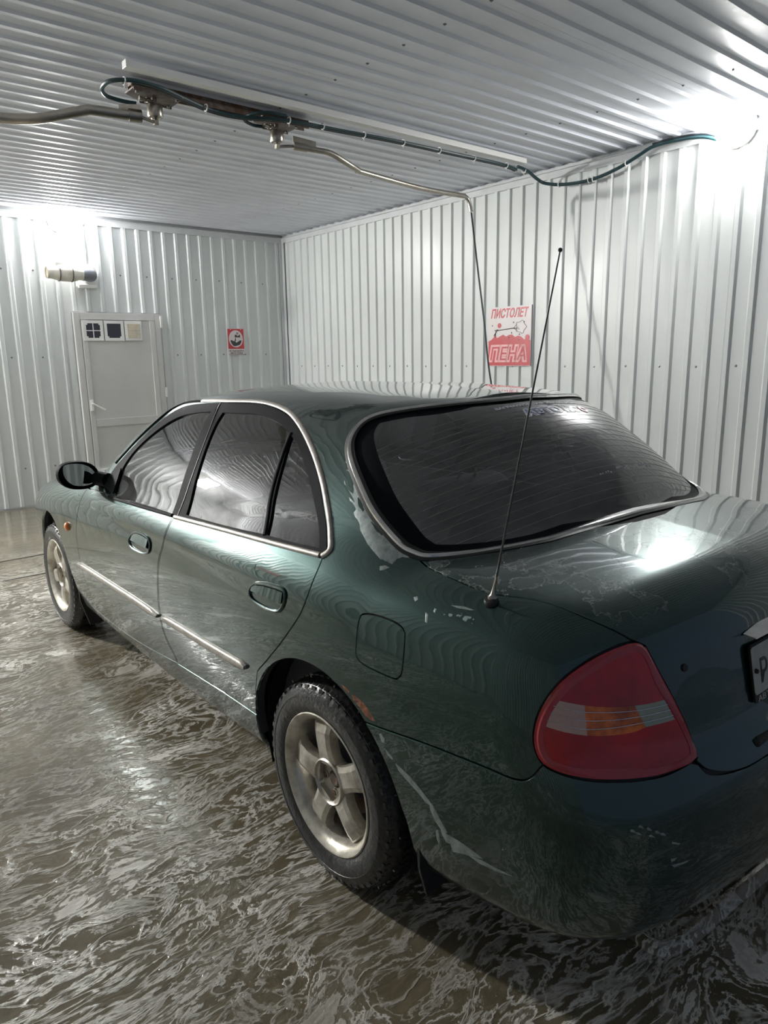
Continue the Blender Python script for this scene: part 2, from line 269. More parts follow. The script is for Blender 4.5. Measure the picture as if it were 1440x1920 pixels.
class MB:
    def __init__(s): s.v=[];s.f=[];s.sm=[]
    def add(s,vs,fs,smooth=False):
        b=len(s.v); s.v+= [Vector(v) for v in vs]; s.f+=[tuple(i+b for i in f) for f in fs]; s.sm+=[smooth]*len(fs); return s
    def box(s,lo,hi,mat=None,bevel=0):
        x0,y0,z0=lo;x1,y1,z1=hi
        if bevel:
            bm=bmesh.new(); bmesh.ops.create_cube(bm,size=1)
            for v in bm.verts: v.co=Vector(((x0+x1)/2+v.co.x*(x1-x0),(y0+y1)/2+v.co.y*(y1-y0),(z0+z1)/2+v.co.z*(z1-z0)))
            bmesh.ops.bevel(bm,geom=bm.edges[:],offset=bevel,segments=2,affect='EDGES',profile=.6)
            bm.verts.index_update(); vs=[v.co.copy() for v in bm.verts]; fs=[[v.index for v in f.verts] for f in bm.faces]; bm.free()
        else:
            vs=[Vector((x,y,z)) for x in (x0,x1) for y in (y0,y1) for z in (z0,z1)]
            fs=[(0,1,3,2),(4,6,7,5),(0,4,5,1),(2,3,7,6),(0,2,6,4),(1,5,7,3)]
        if mat is not None: vs=[mat@v for v in vs]
        return s.add(vs,fs,False)
    def tube(s,pts,r,n=10,caps=True,close=False):
        P=[Vector(p) for p in pts]; R=r if isinstance(r,(list,tuple)) else [r]*len(P)
        t0=(P[1]-P[0]).normalized(); up=Vector((0,0,1)) if abs(t0.z)<.9 else Vector((1,0,0)); a=t0.cross(up).normalized()
        vs=[];fs=[]
        for i,p in enumerate(P):
            if close: t=(P[(i+1)%len(P)]-P[i-1]).normalized()
            else: t=(P[min(i+1,len(P)-1)]-P[max(i-1,0)]).normalized()
            a=(a-t*a.dot(t)).normalized(); b=t.cross(a)
            for k in range(n):
                c=2*PI*k/n; vs.append(p+(a*math.cos(c)+b*math.sin(c))*R[i])
        m=len(P)
        for i in range(m if close else m-1):
            j=(i+1)%m
            for k in range(n): fs.append((i*n+k,i*n+(k+1)%n,j*n+(k+1)%n,j*n+k))
        if caps and not close: fs.append(tuple(range(n-1,-1,-1))); fs.append(tuple((m-1)*n+k for k in range(n)))
        return s.add(vs,fs,True)
    def lathe(s,prof,n=32,mat=None,a0=0,a1=2*PI,smooth=True):   # profile (radius, height) turned about Z
        vs=[];fs=[];full=abs(a1-a0-2*PI)<1e-6; k=n if full else n+1
        for i in range(k):
            a=a0+(a1-a0)*i/n
            for r,h in prof: vs.append(Vector((r*math.cos(a),r*math.sin(a),h)))
        m=len(prof)
        for i in range(n):
            j=(i+1)%k
            for q in range(m-1): fs.append((i*m+q,j*m+q,j*m+q+1,i*m+q+1))
        if mat is not None: vs=[mat@v for v in vs]
        return s.add(vs,fs,smooth)
    def prism(s,poly,z0,z1,mat=None):
        n=len(poly); vs=[Vector((x,y,z0)) for x,y in poly]+[Vector((x,y,z1)) for x,y in poly]
        if mat is not None: vs=[mat@v for v in vs]
        fs=[tuple(range(n-1,-1,-1)),tuple(range(n,2*n))]+[(i,(i+1)%n,n+(i+1)%n,n+i) for i in range(n)]
        return s.add(vs,fs)
    def build(s,name,mat,parent=None,loc=None,rz=None,flip=False):
        me=bpy.data.meshes.new(name); me.from_pydata([tuple(v) for v in s.v],[],s.f); me.materials.append(mat)
        me.polygons.foreach_set('use_smooth',s.sm); me.update()
        bm=bmesh.new(); bm.from_mesh(me); bmesh.ops.recalc_face_normals(bm,faces=bm.faces[:])
        for e in bm.edges:
            if len(e.link_faces)==2 and e.calc_face_angle(0)>.7: e.smooth=False
        bm.to_mesh(me); bm.free()
        o=bpy.data.objects.new(name,me); COL.objects.link(o)
        if parent: o.parent=parent
        if loc is not None: o.location=loc
        if rz is not None: o.rotation_euler=(0,0,rz)
        return o
def cr(pts,n=8,closed=False):   # Catmull-Rom through 3-D points
    P=[Vector(p) for p in pts]; m=len(P); out=[]
    for i in range(m if closed else m-1):
        g=lambda k: P[k%m] if closed else P[max(0,min(m-1,k))]
        a,b,c,d=g(i-1),g(i),g(i+1),g(i+2)
        for j in range(n):
            t=j/n; out.append(.5*((2*b)+(c-a)*t+(2*a-5*b+4*c-d)*t*t+(3*b-a-3*c+d)*t**3))
    if not closed: out.append(P[-1])
    return out
FONT=None
def text_obj(body,name,size,mat,parent,M4,extrude=.0006,shear=0,offset=0,width=None,height=None,kind=None):
    c=bpy.data.curves.new('text','FONT'); c.body=body; c.size=size; c.extrude=extrude; c.shear=shear; c.offset=offset; c.resolution_u=3; c.align_x='CENTER'; c.align_y='CENTER'
    t=bpy.data.objects.new('t',c); COL.objects.link(t); bpy.context.view_layer.update()
    dg=bpy.context.evaluated_depsgraph_get(); me=bpy.data.meshes.new_from_object(t.evaluated_get(dg)); bpy.data.objects.remove(t); bpy.data.curves.remove(c)
    vs=[v.co.copy() for v in me.vertices]
    if vs:
        x0=min(v.x for v in vs);x1=max(v.x for v in vs);y0=min(v.y for v in vs);y1=max(v.y for v in vs)
        sx=(width/(x1-x0)) if width else 1; sy=(height/(y1-y0)) if height else 1
        for v in vs: v.x=(v.x-(x0+x1)/2)*sx; v.y=(v.y-(y0+y1)/2)*sy
    for v,q in zip(me.vertices,vs): v.co=M4(q) if callable(M4) else M4@q
    me.materials.clear(); me.materials.append(mat); me.name=name
    o=bpy.data.objects.new(name,me); COL.objects.link(o)
    if parent: o.parent=parent
    return o
# ================================================================ THE BAY (all in bay coordinates, turned by RZ)
PITCHX=.1437; RD=.018; RB,RT=.058,.030      # rib pitch, depth, base and crest width
def struct(o): o['kind']='structure'; return o
def corrug(n,up,width=None,first=0):
    """profile of a sheet: list of (s,d): s along the sheet, d out of the wall; ribs centred at first+k*pitch"""
    pts=[]; W_=n*PITCHX if width is None else width
    pts.append((0,0))
    k=0
    while True:
        c=first+k*PITCHX
        if c-RB/2>W_: break
        for s,d in ((c-RB/2,0),(c-RT/2,RD),(c+RT/2,RD),(c+RB/2,0)):
            if 0<s<W_: pts.append((s,d))
        # a shallow stiffening line in the flat
        k+=1
    pts.append((W_,0))
    return pts
def sheet(name,prof,place,l0,l1,mat,parent,th=.0015):
    vs=[];fs=[]
    nseg=len(prof)
    for s,d in prof: vs.append(place(s,d,l0)); vs.append(place(s,d,l1))
    for i in range(nseg-1): fs.append((2*i,2*i+1,2*i+3,2*i+2))
    b=len(vs)
    for s,d in prof: vs.append(place(s,d-th,l0)); vs.append(place(s,d-th,l1))
    for i in range(nseg-1): fs.append((b+2*i,b+2*i+2,b+2*i+3,b+2*i+1))
    for i in range(nseg-1):
        fs.append((2*i,2*i+2,b+2*i+2,b+2*i)); fs.append((2*i+1,b+2*i+1,b+2*i+3,2*i+3))
    fs.append((0,b,b+1,1)); q=2*(nseg-1); fs.append((q,q+1,b+q+1,b+q))
    mb=MB(); mb.add(vs,fs); return mb.build(name,mat,parent)
bayrot=dict(rz=RZ)
floor=struct(MB().box((XB-1.5,WY-.15,-.12),(WX+.15,LY+.15,0)).build('floor',M['floor'],**bayrot))
# right wall: flat core with ribbed sheets standing on it
wall_right=struct(MB().box((XB,WY-.12,0),(WX+.12,WY-.022,CZ+.06)).build('wall_right',M['trim'],**bayrot))
def pl_right(s,d,l): return Vector((s,WY-.018+d,l))
RIB0=5.478
x=WX
edges=[WX,5.505]
while edges[-1]-8*PITCHX>XB: edges.append(edges[-1]-8*PITCHX)
edges.append(XB)
for a,b in zip(edges[1:],edges[:-1]):
    k0=math.ceil((a-RIB0-.03)/PITCHX); first=RIB0+k0*PITCHX-a
    if first<.027: first+=PITCHX if first<0 else 0
    pr=[(a+s,d) for s,d in corrug(0,0,b-a-.0015,first)]
    sheet('cladding_sheet',pr,pl_right,.02,CZ-.035,M['wall'],wall_right)
# back wall
wall_back=struct(MB().box((WX+.022,WY-.12,0),(WX+.12,LY+.12,CZ+.06)).build('wall_back',M['trim'],**bayrot))
BP=.1488; BR0=-1.712
def back_prof(y0,y1):   # from y0 up to y1
    k0=math.ceil((y0-BR0)/BP); pts=[(y0,0)]; c=BR0+k0*BP
    while c-RB/2<y1:
        for s,d in ((c-RB/2,0),(c-RT/2,RD),(c+RT/2,RD),(c+RB/2,0)):
            if y0<s<y1: pts.append((s,d))
        c+=BP
    pts.append((y1,0)); return pts
def pl_back(s,d,l): return Vector((WX+.018-d,s,l))
DY0,DY1,DZ=-1.612,-.625,2.03
for y0,y1,z0,z1 in ((WY+.03,-2.49,.02,CZ-.035),(-2.488,DY0,.02,CZ-.035),(DY0+.002,-.56,DZ,CZ-.035),(-.558,-.558+.02,.02,CZ-.035),(-.536,.62,.02,CZ-.035),(.622,1.8,.02,CZ-.035),(1.802,2.95,.02,CZ-.035),(2.952,LY,.02,CZ-.035)):
    if y1-y0<.05: continue
    sheet('cladding_sheet',back_prof(y0,y1),pl_back,z0,z1,M['wall'],wall_back)
sheet('cladding_sheet',[(DY1,0),(-.558,0)],pl_back,.02,DZ-.001,M['wall'],wall_back)
# left wall (out of frame, seen in the car's glass)
wall_left=struct(MB().box((XB,LY+.022,0),(WX+.12,LY+.12,CZ+.06)).build('wall_left',M['trim'],**bayrot))
def pl_left(s,d,l): return Vector((s,LY+.018-d,l))
a=WX
while a>XB+.2:
    b=max(XB,a-8*PITCHX)
    sheet('cladding_sheet',[(b+s,d) for s,d in corrug(0,0,a-b-.0015,.07)],pl_left,.02,CZ-.035,M['wall'],wall_left); a=b
# ceiling: ribs run across the bay
ceiling=struct(MB().box((XB,WY-.12,CZ+.04),(WX+.12,LY+.12,CZ+.12)).build('ceiling',M['trim'],**bayrot))
def pl_ceil(s,d,l): return Vector((s,l,CZ+.018-d))
a=WX
CP=.1437
while a>XB+.2:
    b=max(XB,a-8*CP)
    sheet('ceiling_sheet',[(b+s,d*.75) for s,d in corrug(0,0,a-b-.0015,.075)],pl_ceil,WY-.02,LY,M['ceil'],ceiling); a=b
# trims
struct(MB().box((XB,WY-.02,CZ-.082),(WX,WY+.006,CZ-.028)).box((XB,WY-.02,CZ-.031),(WX,WY+.030,CZ-.027)).build('trim_1',M['trim'],**bayrot))
struct(MB().box((WX-.006,WY,CZ-.085),(WX+.02,LY,CZ-.022)).box((WX-.03,WY,CZ-.026),(WX+.02,LY,CZ-.022)).build('trim_2',M['trim'],**bayrot))
struct(MB().box((WX-.05,WY-.002,.0),(WX+.01,WY+.003,CZ-.08)).box((WX-.004,WY,.0),(WX+.01,WY+.045,CZ-.08)).build('trim_3',M['trim'],**bayrot))
struct(MB().box((XB,LY-.006,CZ-.085),(WX,LY+.02,CZ-.03)).build('trim_4',M['trim'],**bayrot))
# screws: one joined row per wall (too small to pick apart)
def screws(name,pts,axis,parent):
    mb=MB()
    for p_ in pts:
        R={'y':Matrix.Rotation(-PI/2,4,'X'),'x':Matrix.Rotation(-PI/2,4,'Y'),'z':Matrix.Rotation(PI,4,'X')}[axis]
        mb.lathe([(.0,.006),(.0055,.005),(.006,.001),(.010,.0008),(.010,-.002)],8,Matrix.Translation(p_)@R)
    o=mb.build(name,M['screw'],parent); o['kind']='stuff'; return o
pts=[]
for z_ in (.45,1.405):
    k=-60
    for k in range(-40,5):
        xx=RIB0-.072+2*k*PITCHX
        if XB<xx<WX-.05: pts.append(Vector((xx,WY-.018,z_+random.uniform(-.004,.004))))
screws('screw_row',pts,'y',wall_right)
pts=[]
for z_ in (.42,1.56,2.42):
    for k in range(-6,20):
        yy=BR0-.073+2*k*BP
        if WY+.05<yy<LY and not (z_<2.03 and DY0-.02<yy<-.5): pts.append(Vector((WX+.018,yy,z_+random.uniform(-.006,.006))))
screws('screw_row',pts,'x',wall_back)
pts=[]
for yy in (-2.4,-.75,.9,2.5):
    for k in range(0,34):
        xx=WX-k*2*CP-.002; 
        if xx>XB: pts.append(Vector((xx,yy+.0*k,CZ+.018)))
screws('screw_row',pts,'z',ceiling)
# ---- service door in the back wall
door=struct(empty('door_1',loc=bay(WX,-1.1,0),rz=RZ))
def dl(x,y,z): return (x-WX,y+1.1,z)
fx0,fx1=WX-.035,WX+.02
mb=MB()
mb.box(dl(fx0,DY0+.035,0),dl(fx1,DY0+.10,DZ-.01),bevel=.004); mb.box(dl(fx0,DY1-.07,0),dl(fx1,DY1-.005,DZ-.01),bevel=.004); mb.box(dl(fx0,DY0+.10,DZ-.085),dl(fx1,DY1-.07,DZ-.01),bevel=.004)
mb.build('door_frame',M['door'],door)
mb=MB(); mb.box(dl(fx0-.006,DY0+.102,.012),dl(fx1-.01,DY0+.16,DZ-.088),bevel=.004).build('stile',M['door'],door)
mb=MB(); mb.box(dl(fx0-.006,DY1-.13,.012),dl(fx1-.01,DY1-.076,DZ-.088),bevel=.004).build('stile',M['door'],door)
mb=MB(); mb.box(dl(fx0-.006,DY0+.16,.80),dl(fx1-.01,DY1-.13,.885),bevel=.004).build('mid_rail',M['door'],door)
mb=MB(); mb.box(dl(fx0-.006,DY0+.16,.012),dl(fx1-.01,DY1-.13,.10),bevel=.004).build('bottom_rail',M['door'],door)
mb=MB(); mb.box(dl(fx0+.012,DY0+.158,.885),dl(fx1-.012,DY1-.128,DZ-.088)).build('upper_panel',M['door'],door)
mb=MB(); mb.box(dl(fx0+.012,DY0+.158,.098),dl(fx1-.012,DY1-.128,.802)).build('lower_panel',M['door'],door)
mb=MB(); mb.box(dl(fx0-.01,DY0+.01,DZ-.16),dl(fx0+.015,DY0+.035,DZ-.03),bevel=.003).build('hinge',M['white'],door)
mb=MB(); mb.box(dl(fx0-.012,DY0+.012,1.09),dl(fx0+.015,DY0+.035,1.2),bevel=.003).build('hinge',M['white'],door)
mb=MB(); mb.box(dl(fx0-.018,DY1-.12,.98),dl(fx0-.004,DY1-.09,1.10),bevel=.003); mb.tube([dl(fx0-.04,DY1-.105,1.06),dl(fx0-.045,DY1-.15,1.03),dl(fx0-.045,DY1-.23,.985)],.009,8); mb.tube([dl(fx0-.01,DY1-.105,1.06),dl(fx0-.042,DY1-.105,1.06)],.009,8)
mb.build('door_handle',M['white'],door)
# vents on the door: two cut-open covers and one yellowed louvre
vz0,vz1=1.725,1.937
for i,(ya,yb) in enumerate(((-.925,-.715),(-1.150,-.937),(-1.352,-1.162))):
    xv=fx0-.002
    if i<2:
        fr=MB(); t=.03
        fr.box(dl(xv-.012,ya,vz0),dl(xv,ya+t,vz1)); fr.box(dl(xv-.012,yb-t,vz0),dl(xv,yb,vz1)); fr.box(dl(xv-.012,ya+t,vz0),dl(xv,yb-t,vz0+t)); fr.box(dl(xv-.012,ya+t,vz1-t),dl(xv,yb-t,vz1))
        for cy,cz in ((ya+t,vz0+t),(yb-t-.016,vz0+t),(ya+t,vz1-t-.016),(yb-t-.016,vz1-t-.016)):
            if i==1 and cz>vz0+.1: continue
            fr.box(dl(xv-.012,cy,cz),dl(xv,cy+.016,cz+.016))
        fo=fr.build('vent_frame',M['white'],door)
        o=MB().box(dl(xv-.004,ya+.02,vz0+.02),dl(xv+.004,yb-.02,vz1-.02)).build('vent_opening',M['navy'],fo)
        if i==0:
            g=MB(); c=(ya+yb)/2; g.box(dl(xv-.010,c-.004,vz0+t),dl(xv-.002,c+.004,vz1-t)); cz=(vz0+vz1)/2; g.box(dl(xv-.010,ya+t,cz-.004),dl(xv-.002,yb-t,cz+.004)); g.build('glazing_bar',M['white'],fo)
    else:
        fr=MB().box(dl(xv-.014,ya,vz0+.002),dl(xv,yb,vz1),bevel=.004)
        fo=fr.build('vent_frame',M['white'],door)
        for k in range(2):
            z0=vz0+.03+k*.078; MB().box(dl(xv-.020,ya+.022,z0),dl(xv-.012,yb-.022,z0+.074),bevel=.003).build('louvre',M['cream'],fo)
# ---- signs
def sign_frame(origin,ux,uz,nrm):
    return lambda q: origin+ux*q.x+uz*q.y+nrm*q.z
s2=empty('hand_wash_sign',loc=bay(WX-.004,-2.543,1.715),rz=RZ,label='small red and white sign with a tap and cupped hands on the back wall',cat='sign')
def s2m(q): return Vector((-.006-q.z,-q.x,q.y))
def quad(name,x0,y0,x1,y1,z,mat,par,fn,t=.0008):
    mb=MB(); vs=[fn(Vector((x,y,zz))) for zz in (z,z+t) for x,y in ((x0,y0),(x1,y0),(x1,y1),(x0,y1))]
    mb.add(vs,[(3,2,1,0),(4,5,6,7),(0,1,5,4),(1,2,6,5),(2,3,7,6),(3,0,4,7)]); return mb.build(name,mat,par)
def poly(name,P,z,mat,par,fn,t=.0008):
    mb=MB(); n=len(P); vs=[fn(Vector((x,y,z))) for x,y in P]+[fn(Vector((x,y,z+t))) for x,y in P]
    mb.add(vs,[tuple(range(n-1,-1,-1)),tuple(range(n,2*n))]+[(i,(i+1)%n,n+(i+1)%n,n+i) for i in range(n)]); return mb.build(name,mat,par)
quad('board',-.113,-.158,.113,.158,-.003,M['signwhite'],s2,s2m,.004)
quad('red_field',-.109,-.085,.109,.154,.001,M['red'],s2,s2m)
poly('white_disc',[(.096*math.cos(a*PI/16)+.0,.035+.103*math.sin(a*PI/16)) for a in range(32)],.0018,M['signwhite'],s2,s2m)
tap=MB()
def addpoly(mb,P,z,fn,t=.0008):
    n=len(P); vs=[fn(Vector((x,y,z))) for x,y in P]+[fn(Vector((x,y,z+t))) for x,y in P]
    mb.add(vs,[tuple(range(n-1,-1,-1)),tuple(range(n,2*n))]+[(i,(i+1)%n,n+(i+1)%n,n+i) for i in range(n)])
addpoly(tap,[(-.014,.052),(-.004,.052),(-.004,.072),(.012,.074),(.018,.068),(.032,.068),(.044,.082),(.058,.088),(.058,.048),(.044,.052),(.030,.052),(.020,.058),(.008,.062),(.004,.085),(-.014,.082)],.0026,s2m)
addpoly(tap,[(.018,.082),(.026,.082),(.026,.098),(.040,.102),(.040,.108),(.006,.108),(.006,.102),(.018,.098)],.0026,s2m)
addpoly(tap,[(-.010,.048),(-.018,.012),(-.010,.004),(.0,.012),(-.004,.048)],.0026,s2m)
tap.build('tap_pictogram',M['ink'],s2)
hnd=MB()
addpoly(hnd,[(-.078,.012),(-.062,.022),(-.040,.010),(-.015,.008),(-.002,-.006),(.004,-.012),(.016,-.004),(.040,.008),(.060,.020),(.076,.010),(.066,-.016),(.044,-.040),(.014,-.046),(-.018,-.054),(-.044,-.046),(-.064,-.020)],.0026,s2m)
hnd.build('hands_pictogram',M['ink'],s2)
text_obj('НЕ ЗАБЫВАЙТЕ','text_line',.04,M['ink'],s2,lambda q:s2m(Vector((q.x,q.y-.108,.0018+q.z))),width=.205,height=.020,offset=.0012)
text_obj('МЫТЬ РУКИ','text_line',.04,M['ink'],s2,lambda q:s2m(Vector((q.x,q.y-.136,.0018+q.z))),width=.165,height=.018,offset=.0012)
quad('bottom_rule',-.108,-.156,.108,-.152,.001,M['ink'],s2,s2m)
for sx in (-.07,.07): MB().lathe([(0,.003),(.005,.002),(.005,0)],8,Matrix.Translation((-.008,sx,.146))@Matrix.Rotation(-PI/2,4,'Y')).build('fixing',M['white'],s2)
s1=empty('foam_gun_sign',loc=bay(2.840,WY+.006,1.670),rz=RZ,label='red and white sign reading ПИСТОЛЕТ ПЕНА with a lance spraying foam, on the right wall',cat='sign')
def s1m(q): return Vector((-q.x,.008+q.z,q.y))   # seen from inside: left is far
def f1(q): return Vector((q.x*-1,.006+q.z,q.y))
quad('board',-.247,-.262,.247,.262,-.006,M['signwhite'],s1,f1,.007)
edge=[(-.245,-.258),(.245,-.258),(.245,-.015)]
for i in range(15):
    t=i/14; x=.245-.49*t; edge.append((x,-.03+.022*math.sin(t*PI*1.0)*2+.012*math.sin(i*2.2)-.03*abs(t-.78)*.5))
poly('red_foam_field',edge,.0014,M['red'],s1,f1)
text_obj('ПИСТОЛЕТ','text_line',.1,M['red'],s1,lambda q:f1(Vector((q.x+q.y*.22,q.y+.205,.0016+q.z))),width=.42,height=.085,offset=.003)
text_obj('ПЕНА','text_outline',.1,M['pink'],s1,lambda q:f1(Vector((q.x+q.y*.2,q.y-.150,.0026+q.z*.3))),width=.455,height=.158,offset=.011)
text_obj('ПЕНА','text_line',.1,M['red'],s1,lambda q:f1(Vector((q.x+q.y*.2,q.y-.150,.0040+q.z*.3))),width=.415,height=.120,offset=.0005)
ln=MB()
for a_,b_ in (((-.14,.055),(.05,.070)),((-.14,.055),(-.18,.01)),((-.155,.05),(-.165,.0)),((-.17,.055),(-.13,.062))): ln.tube([f1(Vector((*a_,.0025))),f1(Vector((*b_,.0025)))],.0035,6)
for a_ in ((.05,.07),): 
    for e_ in ((.09,.105),(.11,.075),(.10,.045),(.12,.06)): ln.tube([f1(Vector((*a_,.0025))),f1(Vector((*e_,.0025)))],.0016,5)
cl=[(.07+.07*abs(math.cos(t*PI/10))*0+.125*1+.055*math.cos(t*PI/9)*(1+.18*math.cos(5*t*PI/9))-.06,.078+.052*math.sin(t*PI/9)*(1+.18*math.cos(5*t*PI/9))) for t in range(18)]
ln.tube([f1(Vector((x,y,.0025))) for x,y in cl],.0018,5,close=True)
ln.build('lance_drawing',M['ink'],s1)
for (x,y,r) in ((-.115,.098,.022),(-.165,-.01,.018),(.21,-.015,.026)):
    poly('red_bubble',[(x+r*math.cos(a*PI/8),y+r*math.sin(a*PI/8)) for a in range(16)],.0022,M['red'],s1,f1)
for (x,y) in ((-.2,.10),(.05,.12),(.17,.12),(.03,.03),(.12,.015),(.0,-.01),(.11,-.035)):
    poly('dark_drop',[(x+.006*math.cos(a*PI/4),y+.008*math.sin(a*PI/4)) for a in range(8)],.0024,M['ink'],s1,f1)
# mirror image seen in the car's side glass: a red board on the left wall
s3=empty('water_sign',loc=bay(4.3,LY-.006,1.62),rz=RZ,label='red sign reading ВОДА on the left wall',cat='sign')
def f3(q): return Vector((q.x,-.006-q.z,q.y))
quad('board',-.26,-.14,.26,.14,-.006,M['red'],s3,f3,.008)
text_obj('ВОДА','text_outline',.1,M['pink'],s3,lambda q:f3(Vector((q.x,q.y,.0026+q.z*.3))),width=.42,height=.17,offset=.012)
text_obj('ВОДА','text_line',.1,M['red'],s3,lambda q:f3(Vector((q.x,q.y,.0040+q.z*.3))),width=.395,height=.145,offset=.002)
wh=MB().tube([bay(*q) for q in cr([(4.75,LY-.02,2.3),(4.72,LY-.05,1.9),(4.55,LY-.07,1.55),(4.62,LY-.07,1.25),(4.85,LY-.07,1.15),(5.0,LY-.07,1.4),(4.9,LY-.07,1.75),(4.7,LY-.07,1.85),(4.45,LY-.08,1.3),(4.3,LY-.1,.7),(4.1,LY-.15,.1),(3.7,LY-.25,.012),(3.0,LY-.3,.012)],5)],.010,8).build('wash_hose',M['blackcable'])
tag(wh,'black wash hose looped on the left wall beside the red ВОДА sign','hose')
# ---- wall lamps
def wall_lamp(x,y,z,nx,ny,label,r=.13,mt='lamp'):
    root=empty('wall_lamp',loc=bay(x,y,z),rz=RZ,label=label,cat='lamp',group='bulkhead lamps under the ceiling')
    R=Vector((0,0,1)).rotation_difference(Vector((nx,ny,0))).to_matrix().to_4x4()
    MB().lathe([(0,0),(r*.96,0),(r*.98,.01),(r*.96,.035),(0,.037)],32,R).build('housing',M['white'],root)
    MB().lathe([(r*.985,.028)]+[(r*math.cos(a*PI/16),.045+.085*math.sin(a*PI/16)) for a in range(1,8)]+[(0.001,.13)],32,R).build('opal_dome',M[mt],root)
    return root
wall_lamp(.915,WY+.004,2.955,0,1,'glaring bulkhead lamp high on the right wall above the trunk')
wall_lamp(WX-.004,-.60,2.93,-1,0,'glaring bulkhead lamp above the extractor fan on the back wall',mt='lampfar')
fl_=empty('flood_light',loc=bay(6.45,3.05,2.80),rz=RZ,label='square flood light on a bracket high on the back wall near the left corner',cat='lamp')
d_=(Vector((.0,2.2,0))-Vector((6.45,3.05,2.80))).normalized(); R=Vector((0,0,1)).rotation_difference(d_).to_matrix().to_4x4()
MB().box((-.19,-.15,-.05),(.19,.15,.0),R,bevel=.01).build('housing',M['greyplastic'],fl_)
MB().box((-.17,-.13,.0),(.17,.13,.004),R).build('led_panel',M['flood'],fl_)
MB().tube([(.0,.0,-.03),(.10,0,.06),(.14,0,.08)],.012,8).build('bracket',M['greyplastic'],fl_)
# ---- extractor fan
fan=empty('duct_fan',loc=bay(WX,-.66,2.40),rz=RZ,label='cream tubular duct fan beside a white wall plate, above the door',cat='fan')
def fl(x,y,z): return Vector((x-WX,y+.66,z-2.40))
MB().box(fl(WX-.02,-.915,2.28),fl(WX-.002,-.70,2.51),bevel=.004).build('wall_plate',M['white'],fan)
MB().box(fl(WX-.05,-.90,2.268),fl(WX-.002,-.715,2.305),bevel=.005).build('junction_box',M['white'],fan)
R=Matrix.Translation(fl(WX-.14,-.38,2.395))@Matrix.Rotation(PI/2,4,'X')    # tube axis runs along -y
MB().lathe([(.052,0),(.060,0),(.060,.05),(.066,.08),(.080,.12),(.082,.22),(.074,.28),(.060,.31),(.060,.36),(.0,.36)],32,R).build('fan_body',M['fanwhite'],fan)
MB().lathe([(.0,.012),(.052,.010),(.052,0)],24,R).build('inlet_grille',M['cream'],fan)
for h_,rr in ((.11,.0795),(.235,.0815)):
    MB().lathe([(rr,h_),(rr+.003,h_),(rr+.003,h_+.010),(rr,h_+.010)],32,R).build('clamp_band',M['greyplastic'],fan)
MB().tube([fl(WX-.14,-.735,2.395),fl(WX-.14,-.78,2.395),fl(WX-.12,-.825,2.395),fl(WX-.07,-.84,2.395),fl(WX-.018,-.84,2.395)],[.064,.066,.066,.064,.064],20).build('pipe_elbow',M['greypipe'],fan)
MB().box(fl(WX-.16,-.56,2.46),fl(WX-.10,-.47,2.505),bevel=.008).build('terminal_box',M['white'],fan)
cb=cr([(WX-.02,-.70,2.93),(WX-.04,-.76,2.85),(WX-.05,-.80,2.70),(WX-.06,-.76,2.57),(WX-.11,-.62,2.50),(WX-.13,-.55,2.485)],6)
MB().tube([fl(*p_) for p_ in cb],.010,8).build('power_cable',M['white'],fan)
